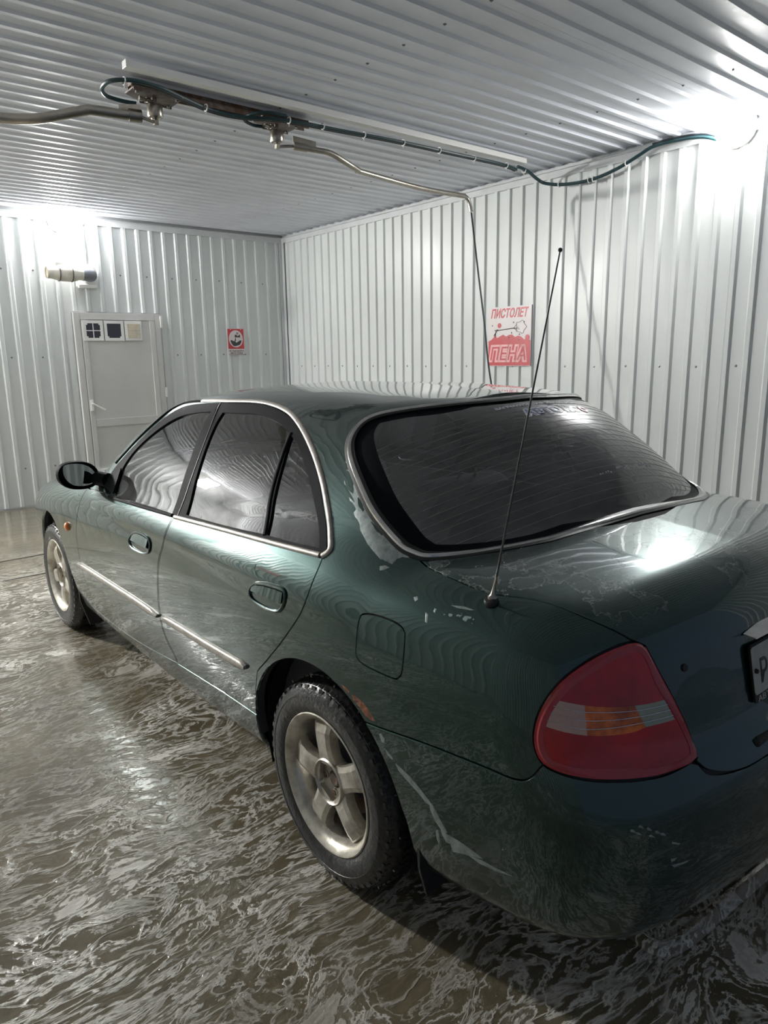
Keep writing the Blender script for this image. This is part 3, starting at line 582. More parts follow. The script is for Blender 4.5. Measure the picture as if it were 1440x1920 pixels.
# ---- ceiling gear: conduit, rusty beam, two booms, hoses
cond=MB().box((2.335,-2.83,CZ-.046),(2.388,.30,CZ-.010),bevel=.003).build('cable_channel',M['white'],rz=RZ); tag(cond,'long white plastic cable channel along the ceiling','cable channel')
beam=MB(); beam.box((2.60,-.98,CZ-.030),(2.66,.17,CZ-.008)); beam.box((2.60,-.98,CZ-.055),(2.606,.17,CZ-.008)); beam.box((2.654,-.98,CZ-.055),(2.66,.17,CZ-.008))
tag(beam.build('ceiling_beam',M['rust'],rz=RZ),'short rusty steel channel screwed under the ceiling between both booms','beam')
def boom(hy,label,armpts,r):
    root=empty('wash_boom',loc=bay(2.63,hy,CZ),rz=RZ,label=label,cat='boom')
    def b(x,y,z): return Vector((x-2.63,y-hy,z-CZ))
    mb=MB(); mb.prism([(-.09,-.14),(.09,-.14),(.09,.05),(.03,.15),(-.09,.15)],-.064,-.056); mb.box((-.09,-.14,-.075),(-.084,.15,-.056)); mb.box((.084,-.14,-.075),(.09,.05,-.056))
    pl=mb.build('mounting_plate',M['rustplate'],root)
    for qx,qy in ((-.06,-.11),(.06,-.11),(-.06,.12),(.06,.02)): MB().lathe([(0,-.014),(.010,-.014),(.010,0),(0,0)],6,Matrix.Translation((qx,qy,-.064))).build('bolt',M['screw'],pl)
    MB().lathe([(0,-.064),(.014,-.064),(.014,-.105),(.0,-.105)],16).build('swivel_neck',M['steel'],root)
    MB().lathe([(0,-.100),(.040,-.100),(.043,-.104),(.043,-.158),(.039,-.166),(.025,-.168),(.018,-.176),(.0,-.176)],28).build('swivel_hub',M['steel'],root)
    d=(Vector(b(*armpts[0]))-Vector((0,0,-.19))); d.z=0; d.normalize()
    MB().tube([(0,0,-.170),(0,0,-.198)],.011,10).tube([(0,0,-.190),tuple(d*.105+Vector((0,0,-.178)))],.009,10).box((-.012,-.012,-.203),(.012,.012,-.178)).build('elbow_fitting',M['steel'],root)
    arm=MB().tube([b(*q) for q in cr(armpts,5)],r,14).build('arm_tube',M['steel'],root)
    MB().tube([b(*armpts[0]),b(*[armpts[0][i]+(armpts[1][i]-armpts[0][i])*.55 for i in range(3)])],r*1.28,14).build('arm_sleeve',M['steel'],root)
    w_=MB(); p0=b(*armpts[0]); p1=p0+(b(*armpts[1])-p0)*.95; w_.add([p0+Vector((0,0,.01)),p0+Vector((0,0,.06)),p1+Vector((0,0,.05)),p1+Vector((0,0,.01)),p0+Vector((.004,0,.01)),p0+Vector((.004,0,.06)),p1+Vector((.004,0,.05)),p1+Vector((.004,0,.01))],[(0,1,2,3),(7,6,5,4),(0,4,5,1),(1,5,6,2),(2,6,7,3)]); w_.build('gusset',M['steel'],root)
    # inlet fitting on the side of the neck
    MB().tube([(0,0,-.085),(-.01,.09,-.085)],.009,10).tube([(-.01,.03,-.085),(-.01,.05,-.085)],.014,6).tube([(-.01,.07,-.085),(-.01,.09,-.085)],.013,6).build('inlet_fitting',M['steel'],root)
    return root,b
b1,_=boom(.035,'stainless wash boom with wide arm at the left end of the rusty beam',[(2.62,.12,2.825),(2.645,.24,2.822),(2.66,.37,2.820),(2.68,.42,2.812),(2.76,.60,2.765),(2.80,.68,2.755),(2.85,.80,2.752),(3.0,1.3,2.745),(3.1,1.75,2.74)],.026)
b2,bb=boom(-.755,'slim stainless wash boom whose arm reaches towards the right wall',[(2.60,-.855,2.825),(2.57,-1.02,2.818),(2.56,-1.12,2.812),(2.57,-1.26,2.775),(2.60,-1.38,2.752),(2.61,-1.42,2.75),(2.66,-2.0,2.73),(2.70,-2.52,2.742)],.019)
MB().tube([bb(*q) for q in cr([(2.70,-2.50,2.742),(2.705,-2.55,2.735),(2.70,-2.575,2.70),(2.685,-2.585,2.63)],5)],.016,12).build('hose_elbow',M['steel'],b2)
hang=MB().tube([bay(*q) for q in cr([(2.685,-2.585,2.622),(2.66,-2.58,2.50),(2.58,-2.56,2.15),(2.47,-2.52,1.75),(2.37,-2.47,1.40),(2.25,-2.45,1.0),(2.15,-2.5,.5),(2.1,-2.6,.08),(2.05,-2.75,.02),(1.9,-2.85,.018)],6)],.007,8).build('pressure_hose',M['blackcable'])
tag(hang,'thin black pressure hose hanging from the slim boom down behind the car','hose')
hs=empty('supply_hose',label='teal hose bundle along the ceiling conduit drooping to the right lamp',cat='hose')
run=[(2.64,.13,2.915),(2.66,.20,2.92),(2.66,.285,2.93),(2.58,.335,2.935),(2.48,.325,2.945),(2.42,.23,2.95),(2.43,.08,2.95),(2.50,-.10,2.945),(2.56,-.28,2.94),(2.55,-.47,2.935),(2.46,-.72,2.94),(2.44,-1.1,2.945),(2.40,-1.55,2.945),(2.385,-2.05,2.945),(2.375,-2.60,2.945),(2.40,-2.80,2.94)]
run=[(x+.012,y,z-.020) for x,y,z in run]
MB().tube([bay(*q) for q in cr(run,6)],.011,8).build('hose_run',M['teal'],hs)
MB().tube([bay(q[0]+.018,q[1],q[2]-.004) for q in cr(run[5:],6)],.008,8).build('hose_run',M['blackcable'],hs)
loop=[(2.40,-2.80,2.94),(2.42,-2.95,2.93),(2.45,-3.10,2.90),(2.42,-3.18,2.87),(2.25,-3.20,2.835),(2.0,-3.20,2.825),(1.78,-3.20,2.86),(1.60,-3.205,2.92),(1.50,-3.21,2.955),(1.35,-3.215,2.962),(1.15,-3.22,2.945),(1.02,-3.225,2.90)]
MB().tube([bay(*q) for q in cr(loop,6)],.013,8).build('hose_run',M['teal'],hs)
MB().tube([bay(q[0],q[1],q[2]+.018) for q in cr(loop[8:],6)],.008,8).build('hose_run',M['blackcable'],hs)
MB().tube([bay(*q) for q in cr([(2.64,-.66,2.912),(2.655,-.60,2.915),(2.63,-.53,2.925),(2.55,-.53,2.935),(2.47,-.60,2.94),(2.46,-.72,2.94)],6)],.010,8).build('hose_run',M['teal'],hs)
for q in ((2.44,.27,2.945),(2.545,-.24,2.94),(2.45,-.74,2.94),(2.435,-.98,2.945),(2.425,-1.3,2.945),(2.40,-1.62,2.945),(2.39,-1.95,2.945),(2.385,-2.3,2.945),(2.375,-2.65,2.945),(2.42,-2.90,2.93),(2.3,-3.2,2.843),(2.02,-3.2,2.826),(1.98,-3.2,2.826),(1.70,-3.2,2.885)):
    p_=bay(*(q if q[1]<-2.8 else (q[0]+.012,q[1],q[2]-.020))); MB().lathe([(.016,-.003),(.021,-.003),(.021,.003),(.016,.003)],12,Matrix.Translation(p_)@Matrix.Rotation(PI/2,4,'X' if q[1]>-3.0 else 'Y')).box((-.0012,-.0012,-.034),(.0012,.0012,-.018),Matrix.Translation(p_)).build('zip_tie',M['tie'],hs)
# ---- floor pieces: pit cover joints, a low concrete lip of the drain behind the car
tag(MB().box((3.905,.62,.0005),(3.935,.86,.004)).build('joint_gap',M['dark'],floor))
jg=MB()
for a_,b_ in (((3.93,.86),(3.95,-1.2)),((3.98,.90),(4.40,.97)),((4.46,1.9),(4.55,-1.2))):
    a_=Vector((*a_,.0));b_=Vector((*b_,.0)); d=(b_-a_).normalized(); n_=Vector((-d.y,d.x,0))*.007
    jg.add([a_+n_,a_-n_,b_-n_,b_+n_]+[p_+Vector((0,0,.0025)) for p_ in (a_+n_,a_-n_,b_-n_,b_+n_)],[(4,5,6,7),(0,1,5,4),(1,2,6,5),(2,3,7,6),(3,0,4,7)])
bpy.data.objects.remove(bpy.data.objects['joint_gap'])
jg.build('slab_joint',M['dark'],floor)
lip=[(-.82,1.0),(-.80,.60),(-.775,.36),(-.79,.10),(-.815,-.12),(-.84,-.5),(-.88,-1.2)]
mb=MB(); P=cr([(x,y,0) for x,y in [(-.60,.33),(-.70,.345),(-.765,.345),(-.795,.27),(-.805,.10),(-.82,-.12),(-.85,-.5),(-.90,-1.3)]],8)
for i,p_ in enumerate(P): pass
sec=[(-.05,-.01),(-.03,.012),(0,.020),(.03,.012),(.05,-.01)]
vs=[];fs=[]
for i,p_ in enumerate(P):
    t=(P[min(i+1,len(P)-1)]-P[max(i-1,0)]).normalized(); n_=Vector((-t.y,t.x,0))
    for s_,h_ in sec: vs.append(p_+n_*s_*.6+Vector((0,0,h_)))
for i in range(len(P)-1):
    for k in range(4): fs.append((i*5+k,i*5+k+1,(i+1)*5+k+1,(i+1)*5+k))
mb.add(vs,fs,True); mb.build('drain_lip',M['floor'],floor)
O={"front_window":[[1.613,0.836,0.929,1],[1.662,0.789,1.006],[1.614,0.742,1.103],[1.503,0.682,1.199],[1.377,0.621,1.271],[1.247,0.593,1.298],[1.119,0.58,1.31,1],[1.074,0.647,1.246],[1.013,0.742,1.115],[0.98,0.831,0.951,1],[1.283,0.835,0.945]],
"rear_window":[[0.872,0.823,0.963,1],[0.921,0.741,1.115],[0.983,0.646,1.246],[1.017,0.58,1.311,1],[0.772,0.571,1.317],[0.597,0.586,1.301],[0.473,0.615,1.27,1],[0.433,0.684,1.184],[0.392,0.754,1.074],[0.35,0.804,0.984,1],[0.588,0.815,0.972]],
"quarter_window":[[0.326,0.803,0.985,1],[0.367,0.751,1.077],[0.413,0.682,1.186],[0.456,0.62,1.265,1],[0.365,0.646,1.23],[0.237,0.698,1.154],[0.143,0.739,1.077],[0.062,0.786,0.993,1],[0.184,0.795,0.988]],
"front_frame":[[1.783,0.818,0.948,1],[1.775,0.781,1.012],[1.68,0.743,1.097],[1.578,0.69,1.184],[1.514,0.637,1.248],[1.447,0.563,1.31],[1.284,0.538,1.333],[1.136,0.529,1.343,1],[1.017,0.635,1.259],[0.949,0.743,1.112],[0.927,0.829,0.955],[0.958,0.835,0.945,1],[1.284,0.842,0.932]],
"rear_frame":[[1.127,0.529,1.343,1],[0.861,0.519,1.351],[0.624,0.547,1.332],[0.46,0.591,1.294],[0.317,0.641,1.234],[0.193,0.692,1.159],[0.108,0.734,1.081],[0.052,0.767,1.019],[0.017,0.792,0.981,1],[0.311,0.812,0.969],[0.649,0.825,0.957],[0.948,0.835,0.944,1],[0.927,0.829,0.955],[0.949,0.743,1.112],[1.017,0.635,1.259]],
"front_door":[[2.011,0.826,0.911,1],[1.712,0.834,0.927],[1.293,0.838,0.939],[0.962,0.833,0.948,1],[0.983,0.868,0.87],[1.037,0.878,0.767],[1.055,0.884,0.657],[1.062,0.882,0.524],[1.032,0.875,0.442],[0.982,0.866,0.385],[0.98,0.862,0.362,1],[1.462,0.849,0.301],[1.892,0.838,0.276],[2.086,0.837,0.284,1],[2.059,0.858,0.376],[2.101,0.873,0.51],[2.115,0.875,0.674],[2.062,0.863,0.816]],
"rear_door":[[0.952,0.833,0.948,1],[0.652,0.823,0.96],[0.312,0.812,0.971],[0.031,0.795,0.978,1],[0.026,0.823,0.936],[0.039,0.855,0.855],[0.115,0.867,0.749],[0.22,0.875,0.64],[0.3,0.876,0.567,1],[0.323,0.872,0.482],[0.325,0.861,0.395,1],[0.573,0.863,0.387],[0.971,0.862,0.36,1],[0.969,0.867,0.389],[1.02,0.876,0.446],[1.051,0.882,0.527],[1.044,0.884,0.66],[1.026,0.878,0.769],[0.973,0.868,0.872]],
"fuel_door":[[-0.2,0.832,0.883],[-0.255,0.826,0.891],[-0.313,0.824,0.89],[-0.344,0.825,0.88],[-0.353,0.83,0.856],[-0.354,0.84,0.788],[-0.344,0.843,0.765],[-0.319,0.846,0.757],[-0.225,0.852,0.758],[-0.191,0.852,0.77],[-0.185,0.849,0.802],[-0.186,0.839,0.864]],
"tail_lamp":[[-0.8,0.589,0.93,1],[-0.784,0.637,0.925],[-0.763,0.696,0.905],[-0.738,0.748,0.868],[-0.718,0.779,0.816],[-0.711,0.792,0.764],[-0.718,0.795,0.726],[-0.735,0.79,0.7],[-0.766,0.774,0.687],[-0.808,0.742,0.679],[-0.842,0.701,0.675],[-0.869,0.648,0.67],[-0.891,0.585,0.667],[-0.906,0.49,0.674,1],[-0.882,0.492,0.727],[-0.862,0.521,0.797],[-0.84,0.553,0.865],[-0.815,0.568,0.918,1]],
"lens_clear":[[-0.739,0.76,0.833,1],[-0.779,0.722,0.824,1],[-0.792,0.727,0.765,1],[-0.762,0.757,0.771],[-0.729,0.78,0.779,1]],
"lens_amber":[[-0.779,0.722,0.824,1],[-0.813,0.671,0.816],[-0.831,0.627,0.812,1],[-0.847,0.608,0.764,1],[-0.836,0.644,0.76],[-0.792,0.727,0.765,1]],
"lens_reverse":[[-0.831,0.627,0.812,1],[-0.843,0.592,0.809],[-0.853,0.552,0.808,1],[-0.867,0.531,0.762,1],[-0.847,0.608,0.764,1]],
"molding_front":[[2.139,0.872,0.51],[1.695,0.879,0.522],[1.347,0.882,0.531],[1.076,0.882,0.531]],
"molding_front_b":[[2.177,0.872,0.527],[2.142,0.873,0.52]],
"molding_rear":[[1.021,0.882,0.538],[0.857,0.882,0.544],[0.68,0.88,0.547],[0.482,0.878,0.552],[0.368,0.877,0.557]],
"belt_front":[[1.658,0.841,0.919],[1.286,0.841,0.934],[0.972,0.835,0.945]],
"belt_rear":[[0.948,0.835,0.944],[0.649,0.825,0.957],[0.311,0.812,0.969],[0.045,0.796,0.978]],
"dlo_chrome":[[1.32,0.52,1.34],[1.074,0.52,1.349],[0.83,0.513,1.354],[0.619,0.539,1.338],[0.459,0.583,1.3],[0.303,0.639,1.236],[0.181,0.689,1.163],[0.097,0.729,1.09],[0.042,0.76,1.027],[0.018,0.78,0.997],[0.035,0.796,0.977]],
"drip_front":[[1.763,0.761,1.053],[1.695,0.736,1.107],[1.601,0.68,1.196],[1.55,0.622,1.259],[1.518,0.531,1.317],[1.32,0.52,1.34]],
"glass_trim":[[-0.008,-0.063,1.374],[0.001,0.112,1.374],[0.042,0.285,1.368],[0.106,0.426,1.355],[0.16,0.509,1.336],[0.17,0.559,1.309],[0.15,0.605,1.269],[0.105,0.637,1.229],[0.037,0.666,1.183],[-0.074,0.699,1.108],[-0.182,0.705,1.045],[-0.233,0.696,1.025],[-0.276,0.67,1.018],[-0.344,0.567,1.024],[-0.404,0.432,1.037],[-0.424,0.291,1.046]],
"b_gap":[[1.117,0.539,1.338],[1.017,0.635,1.259],[0.949,0.743,1.112],[0.93,0.832,0.949]],
"q_divider":[[0.469,0.613,1.272],[0.427,0.686,1.181],[0.384,0.753,1.075],[0.337,0.804,0.983]],
"handle_front":[[1.344,0.875,0.788],[1.306,0.871,0.822],[1.233,0.87,0.839],[1.154,0.87,0.836],[1.122,0.871,0.817],[1.128,0.876,0.782],[1.182,0.879,0.763],[1.263,0.879,0.759],[1.324,0.878,0.765]],
"handle_rear":[[0.336,0.865,0.816],[0.308,0.864,0.845],[0.267,0.862,0.858],[0.203,0.86,0.865],[0.146,0.858,0.866],[0.137,0.859,0.843],[0.157,0.861,0.806],[0.189,0.864,0.791],[0.267,0.867,0.789],[0.321,0.867,0.796]],
"antenna":[[-0.532,0.728,0.979]],
"indicator":[[2.271,0.872,0.681]],
"keyhole":[[-0.856,0.479,0.858]],
"crease":[[1.951,0.839,0.282],[1.47,0.847,0.293],[0.995,0.858,0.337],[0.582,0.86,0.369],[0.343,0.858,0.373]],
"panel_line":[[1.634,0.882,0.577],[1.047,0.884,0.572],[0.592,0.88,0.574],[0.305,0.876,0.58]],
"chips":[[-0.268,0.727,0.997],[-0.291,0.773,0.964],[-0.399,0.768,0.963],[-0.406,0.808,0.91],[-0.515,0.763,0.955]],
"sc0":[[0.095,0.66,1.198],[0.079,0.683,1.164],[0.028,0.703,1.128],[-0.016,0.72,1.092],[-0.061,0.733,1.057],[-0.107,0.744,1.028],[-0.166,0.752,1.004],[-0.209,0.747,0.998],[-0.237,0.712,1.014],[-0.192,0.714,1.032],[-0.14,0.713,1.06],[-0.073,0.703,1.103],[0.007,0.68,1.158],[0.068,0.662,1.194]],
"sc1":[[0.139,0.617,1.255],[0.133,0.632,1.238],[0.114,0.65,1.214],[0.092,0.651,1.21],[0.103,0.637,1.229],[0.122,0.62,1.251]],
"sc2":[[-0.281,0.854,0.595],[-0.289,0.853,0.601],[-0.301,0.853,0.591],[-0.3,0.852,0.579],[-0.29,0.853,0.577]],
"sc3":[[-0.299,0.852,0.564],[-0.309,0.851,0.562],[-0.329,0.849,0.548],[-0.325,0.849,0.543],[-0.308,0.851,0.55]],
"sc4":[[-0.336,0.848,0.539],[-0.354,0.847,0.535],[-0.386,0.844,0.525],[-0.421,0.841,0.505],[-0.447,0.838,0.489],[-0.457,0.836,0.476],[-0.436,0.837,0.476],[-0.403,0.841,0.496],[-0.367,0.845,0.512],[-0.346,0.847,0.523]],
"sc5":[[-0.446,0.838,0.488],[-0.457,0.836,0.482],[-0.478,0.832,0.453],[-0.498,0.827,0.426],[-0.483,0.827,0.418],[-0.462,0.831,0.437],[-0.448,0.835,0.463]],
"sc6":[[-0.475,0.829,0.432],[-0.494,0.826,0.421],[-0.529,0.823,0.422],[-0.568,0.819,0.418],[-0.601,0.814,0.411],[-0.581,0.815,0.402],[-0.541,0.817,0.39],[-0.507,0.818,0.376],[-0.503,0.822,0.396],[-0.49,0.822,0.394],[-0.479,0.826,0.409]],
"sc7":[[-0.459,0.828,0.41],[-0.467,0.828,0.418],[-0.469,0.823,0.386],[-0.463,0.821,0.372],[-0.458,0.823,0.385]],
"sc8":[[-0.557,0.816,0.395],[-0.596,0.814,0.405],[-0.632,0.809,0.405],[-0.674,0.805,0.41],[-0.678,0.804,0.408],[-0.631,0.808,0.396],[-0.587,0.812,0.39]],
"sc9":[[-0.174,0.86,0.663],[-0.193,0.859,0.664],[-0.222,0.857,0.657],[-0.247,0.856,0.641],[-0.266,0.855,0.624],[-0.254,0.856,0.62],[-0.228,0.857,0.624],[-0.205,0.858,0.639],[-0.18,0.86,0.65]],
"sc10":[[-0.132,0.861,0.676],[-0.15,0.861,0.675],[-0.167,0.86,0.668],[-0.163,0.86,0.662],[-0.143,0.861,0.667]],
"sc11":[[-0.179,0.763,0.989],[-0.192,0.756,0.993],[-0.208,0.755,0.991],[-0.2,0.763,0.985],[-0.187,0.769,0.98]],
"sc12":[[-0.334,0.785,0.951],[-0.343,0.781,0.955],[-0.351,0.785,0.95],[-0.345,0.79,0.944]],
"sc13":[[-0.39,0.797,0.931],[-0.4,0.798,0.929],[-0.407,0.807,0.912],[-0.399,0.807,0.913]],
"sc14":[[-0.409,0.786,0.944],[-0.416,0.786,0.944],[-0.417,0.792,0.935],[-0.411,0.791,0.937]],
"sc15":[[-0.446,0.77,0.957],[-0.479,0.761,0.961],[-0.51,0.759,0.96],[-0.498,0.763,0.958],[-0.467,0.769,0.956]],
"sc16":[[-0.921,0.604,0.537],[-0.928,0.581,0.526],[-0.927,0.585,0.524],[-0.921,0.604,0.532]],
"sc17":[[-0.922,0.606,0.498],[-0.927,0.59,0.497],[-0.926,0.595,0.491],[-0.923,0.605,0.491]],
"sc18":[[-0.923,0.604,0.484],[-0.932,0.572,0.48],[-0.939,0.547,0.479],[-0.933,0.569,0.475],[-0.926,0.597,0.476]],
"sc19":[[-0.88,0.696,0.584],[-0.882,0.692,0.586],[-0.886,0.687,0.582],[-0.888,0.684,0.576],[-0.884,0.69,0.579],[-0.882,0.694,0.58]],
"sc20":[[-0.888,0.68,0.59],[-0.89,0.676,0.592],[-0.893,0.671,0.587],[-0.895,0.668,0.582],[-0.892,0.674,0.585],[-0.889,0.679,0.587]],
"sc21":[[-0.896,0.664,0.583],[-0.898,0.66,0.584],[-0.901,0.654,0.579],[-0.902,0.65,0.573],[-0.9,0.657,0.576],[-0.898,0.662,0.579]],
"sc22":[[-0.904,0.645,0.571],[-0.906,0.64,0.572],[-0.909,0.634,0.567],[-0.91,0.63,0.561],[-0.908,0.638,0.564],[-0.906,0.643,0.567]],
"sc23":[[-0.909,0.633,0.563],[-0.911,0.628,0.564],[-0.914,0.621,0.559],[-0.915,0.618,0.553],[-0.913,0.625,0.556],[-0.911,0.63,0.559]],
"sc24":[[-0.9,0.659,0.566],[-0.902,0.654,0.567],[-0.904,0.648,0.562],[-0.906,0.644,0.557],[-0.903,0.652,0.56],[-0.901,0.657,0.562]],
"sc25":[[-0.886,0.686,0.578],[-0.888,0.682,0.579],[-0.891,0.677,0.575],[-0.893,0.674,0.57],[-0.89,0.68,0.572],[-0.888,0.684,0.574]]}
SCUFFS=[('sc0', 'scuff', 's'), ('sc1', 'scuff', 's'), ('sc2', 'scuff', 'b'), ('sc3', 'scuff', 'b'), ('sc4', 'scuff', 'b'), ('sc5', 'scuff', 'b'), ('sc6', 'scuff', 'b'), ('sc7', 'scuff', 'b'), ('sc8', 'scuff', 'b'), ('sc9', 'rustpatch', 's'), ('sc10', 'rustpatch', 's'), ('sc11', 'scuff', 's'), ('sc12', 'scuff', 's'), ('sc13', 'scuff', 's'), ('sc14', 'scuff', 's'), ('sc15', 'scuff', 's'), ('sc16', 'scuff', 'b'), ('sc17', 'scuff', 'b'), ('sc18', 'scuff', 'b'), ('sc19', 'scuff', 'b'), ('sc20', 'scuff', 'b'), ('sc21', 'scuff', 'b'), ('sc22', 'scuff', 'b'), ('sc23', 'scuff', 'b'), ('sc24', 'scuff', 'b'), ('sc25', 'scuff', 'b')]
def sst(e0,e1,x):
    t=np.clip((x-e0)/(e1-e0),0,1); return t*t*(3-2*t)
def smin(a,b,k):   # smooth min
    h=np.clip(0.5+0.5*(b-a)/k,0,1); return b+(a-b)*h-k*h*(1-h)
def smax(a,b,k): return -smin(-a,-b,k)
def tab(x,xs,ys):
    # smooth catmull-rom style interpolation (monotone cubic)
    xs=np.asarray(xs,float);ys=np.asarray(ys,float)
    h=np.diff(xs);d=np.diff(ys)/h
    m=np.zeros_like(ys);m[1:-1]=np.where(d[:-1]*d[1:]>0,2*d[:-1]*d[1:]/(d[:-1]+d[1:]+1e-12),0);m[0]=d[0];m[-1]=d[-1]
    i=np.clip(np.searchsorted(xs,x)-1,0,len(h)-1)
    t=(x-xs[i])/h[i]
    lo=t<0;hi=t>1
    tt=np.clip(t,0,1)
    v=(ys[i]*(1+2*tt)*(1-tt)**2+m[i]*h[i]*tt*(1-tt)**2+ys[i+1]*tt*tt*(3-2*tt)-m[i+1]*h[i]*tt*tt*(1-tt))
    v=np.where(lo,ys[0]+m[0]*(x-xs[0]),v);v=np.where(hi,ys[-1]+m[-1]*(x-xs[-1]),v)
    return v
def SIDE(x,z):
    w=tab(x,[-1.15,-.9,-.5,0,.5,1.2,2,2.6,3.1,3.5,3.7],[.74,.785,.838,.868,.880,.885,.878,.862,.82,.74,.66])
    v=tab(z,[.15,.22,.35,.50,.62,.72,.85,.95,1.02,1.1],[-.080,-.058,-.024,-.004,0,-.003,-.018,-.038,-.062,-.10])
    return w+v
def TOPC(x):
    return tab(x,[-1.2,-.93,-.6,-.35,0,.8,1.6,2.1,2.6,3.1,3.45,3.7],[.970,1.003,1.040,1.055,1.05,1.025,1.02,1.015,.955,.86,.75,.62])
def TOP(x,y):
    return TOPC(x)-tab(np.abs(y),[0,.3,.6,.75,.85,1.0],[0,.008,.035,.062,.095,.18])
def REAR(y,z):  # x limit
    base=tab(z,[.15,.22,.30,.45,.58,.66,.70,.80,.92,1.02],[-.90,-.93,-.955,-.985,-.978,-.95,-.925,-.902,-.875,-.845])
    return base+.17*np.abs(y)**2.2+.45*np.clip(np.abs(y)-.50,0,1)**2
def FRONT(y,z):
    base=tab(z,[.15,.3,.5,.6,.75,.9],[3.60,3.66,3.66,3.60,3.50,3.3])
    return base-.30*np.abs(y)**2.2
def BODY(x,y,z):
    a=np.abs(y)
    f=smax(a-SIDE(x,z),z-TOP(x,y),.12)
    f=smax(f,(REAR(y,z)-x),.13)
    f=smax(f,(x-FRONT(y,z)),.14)
    f=smax(f,tab(x,[-1.1,-.9,-.3,.3,1,3,3.6],[.300,.285,.225,.255,.22,.195,.24])-z,.05)
    return f
def GSIDE(x,z):
    b=tab(x,[-.6,-.3,0,.5,1.2,1.9,2.3],[.69,.735,.775,.805,.815,.79,.76])
    s=tab(x,[-.4,0,.4,1.0,1.6,2.2],[.90,.93,1.,1.,.97,.87])
    dz=z-.97
    return b-s*(np.where(dz>0,.37*dz+.86*dz*dz,.37*dz))
def ROOF(x,y):
    c=tab(x,[-.3,-.05,.3,.65,1.0,1.35,1.7],[1.325,1.375,1.405,1.415,1.412,1.392,1.345])
    return c-tab(np.abs(y),[0,.3,.5,.6,.7],[0,.012,.040,.062,.10])
def RG(y,z): # rear glass x
    t=(z-1.06)/.315
    return -.415+.345*t-.042*4*t*(1-t)+ (.45+.5*t)*y*y
def WS(y,z):
    t=(z-1.0)/.37
    return 2.19-.58*t+.02*4*t*(1-t)-(.45-.1*t)*y*y
def GREEN(x,y,z):
    a=np.abs(y)
    f=smax((a-GSIDE(x,z))*.85,z-ROOF(x,y),.085)
    f=smax(f,(RG(y,z)-x)*.69,.07)
    f=smax(f,(x-WS(y,z))*.5,.06)
    f=smax(f,.88-z,.05)
    return f
def F(x,y,z):
    return smin(BODY(x,y,z),GREEN(x,y,z),.03+.045*sst(-.40,.05,x))
# ================================================================ THE CAR (car coordinates: X forward, Y left, rear axle at X=0)
car=empty('car',label='dark green metallic saloon car, wet and foamy, parked in the wash bay',cat='car')
def G3(x,y,z): return F(x,y,z)
def gradF(P):
    e=2e-4; P=np.asarray(P); n=len(P); Q=np.concatenate([P+s*np.eye(3)[i]*e for i in range(3) for s in (1,-1)]); f=F(*Q.T)
    g=np.stack([f[2*i*n:(2*i+1)*n]-f[(2*i+1)*n:(2*i+2)*n] for i in range(3)],1)
    return g/np.maximum(np.linalg.norm(g,axis=1,keepdims=True),1e-9)
# --- star-shaped half shell
XA,XE,ZO=-.35,3.0,.62
nph=124; ph=np.linspace(-PI/2,PI/2,nph+1)
ncap=58; nc=225
st=[('r',t) for t in np.linspace(PI/2,0,ncap+1)[:-1]]+[('c',x) for x in np.linspace(XA,XE,nc)]+[('f',t) for t in np.linspace(0,PI/2,ncap+1)[1:]]
O_=[];D_=[]
for k,t in st:
    for p_ in ph:
        c,s=math.cos(p_),math.sin(p_)
        if k=='c': O_.append((t,0,ZO)); D_.append((0,c,s))
        elif k=='r': O_.append((XA,0,ZO)); D_.append((-math.sin(t),math.cos(t)*c,math.cos(t)*s))
        else: O_.append((XE,0,ZO)); D_.append((math.sin(t),math.cos(t)*c,math.cos(t)*s))
O_=np.array(O_);D_=np.array(D_)
lo=np.zeros(len(O_)); hi=np.full(len(O_),2.0); found=np.zeros(len(O_),bool)
for r in np.arange(.1,2.0,.03):
    P=O_+D_*r; v=F(*P.T)>0; new=v&~found; hi[new]=r; lo[new]=r-.03; found|=v
for k in range(16):
    mid=(lo+hi)/2; v=F(*(O_+D_*mid[:,None]).T)>0; hi=np.where(v,mid,hi); lo=np.where(v,lo,mid)
P=O_+D_*hi[:,None]
ns=len(st); W=nph+1
bm=bmesh.new(); V=[bm.verts.new(p_) for p_ in P]
for i in range(ns-1):
    for j in range(nph):
        a,b,c,d=V[i*W+j],V[i*W+j+1],V[(i+1)*W+j+1],V[(i+1)*W+j]
        try: bm.faces.new((a,b,c,d))
        except Exception: pass
bmesh.ops.remove_doubles(bm,verts=bm.verts[:],dist=1e-5)
bmesh.ops.dissolve_degenerate(bm,dist=1e-6,edges=bm.edges[:])
PROJ={'Y':(lambda p:(p[0],p[2]),Vector((0,1,0))),
      'T':(lambda p:(p[1],p[0]+p[2]),Vector((-1,0,1))),
      'W':(lambda p:(p[1],p[2]-p[0]),Vector((1,0,1))),
      'C':(lambda p:(p[0]+p[1],p[2]),Vector((-1,1,0))),
      'D':(lambda p:(p[1]-p[0],p[2]),Vector((1,1,0))),
      'Z':(lambda p:(p[1],p[0]),Vector((0,0,1)))}
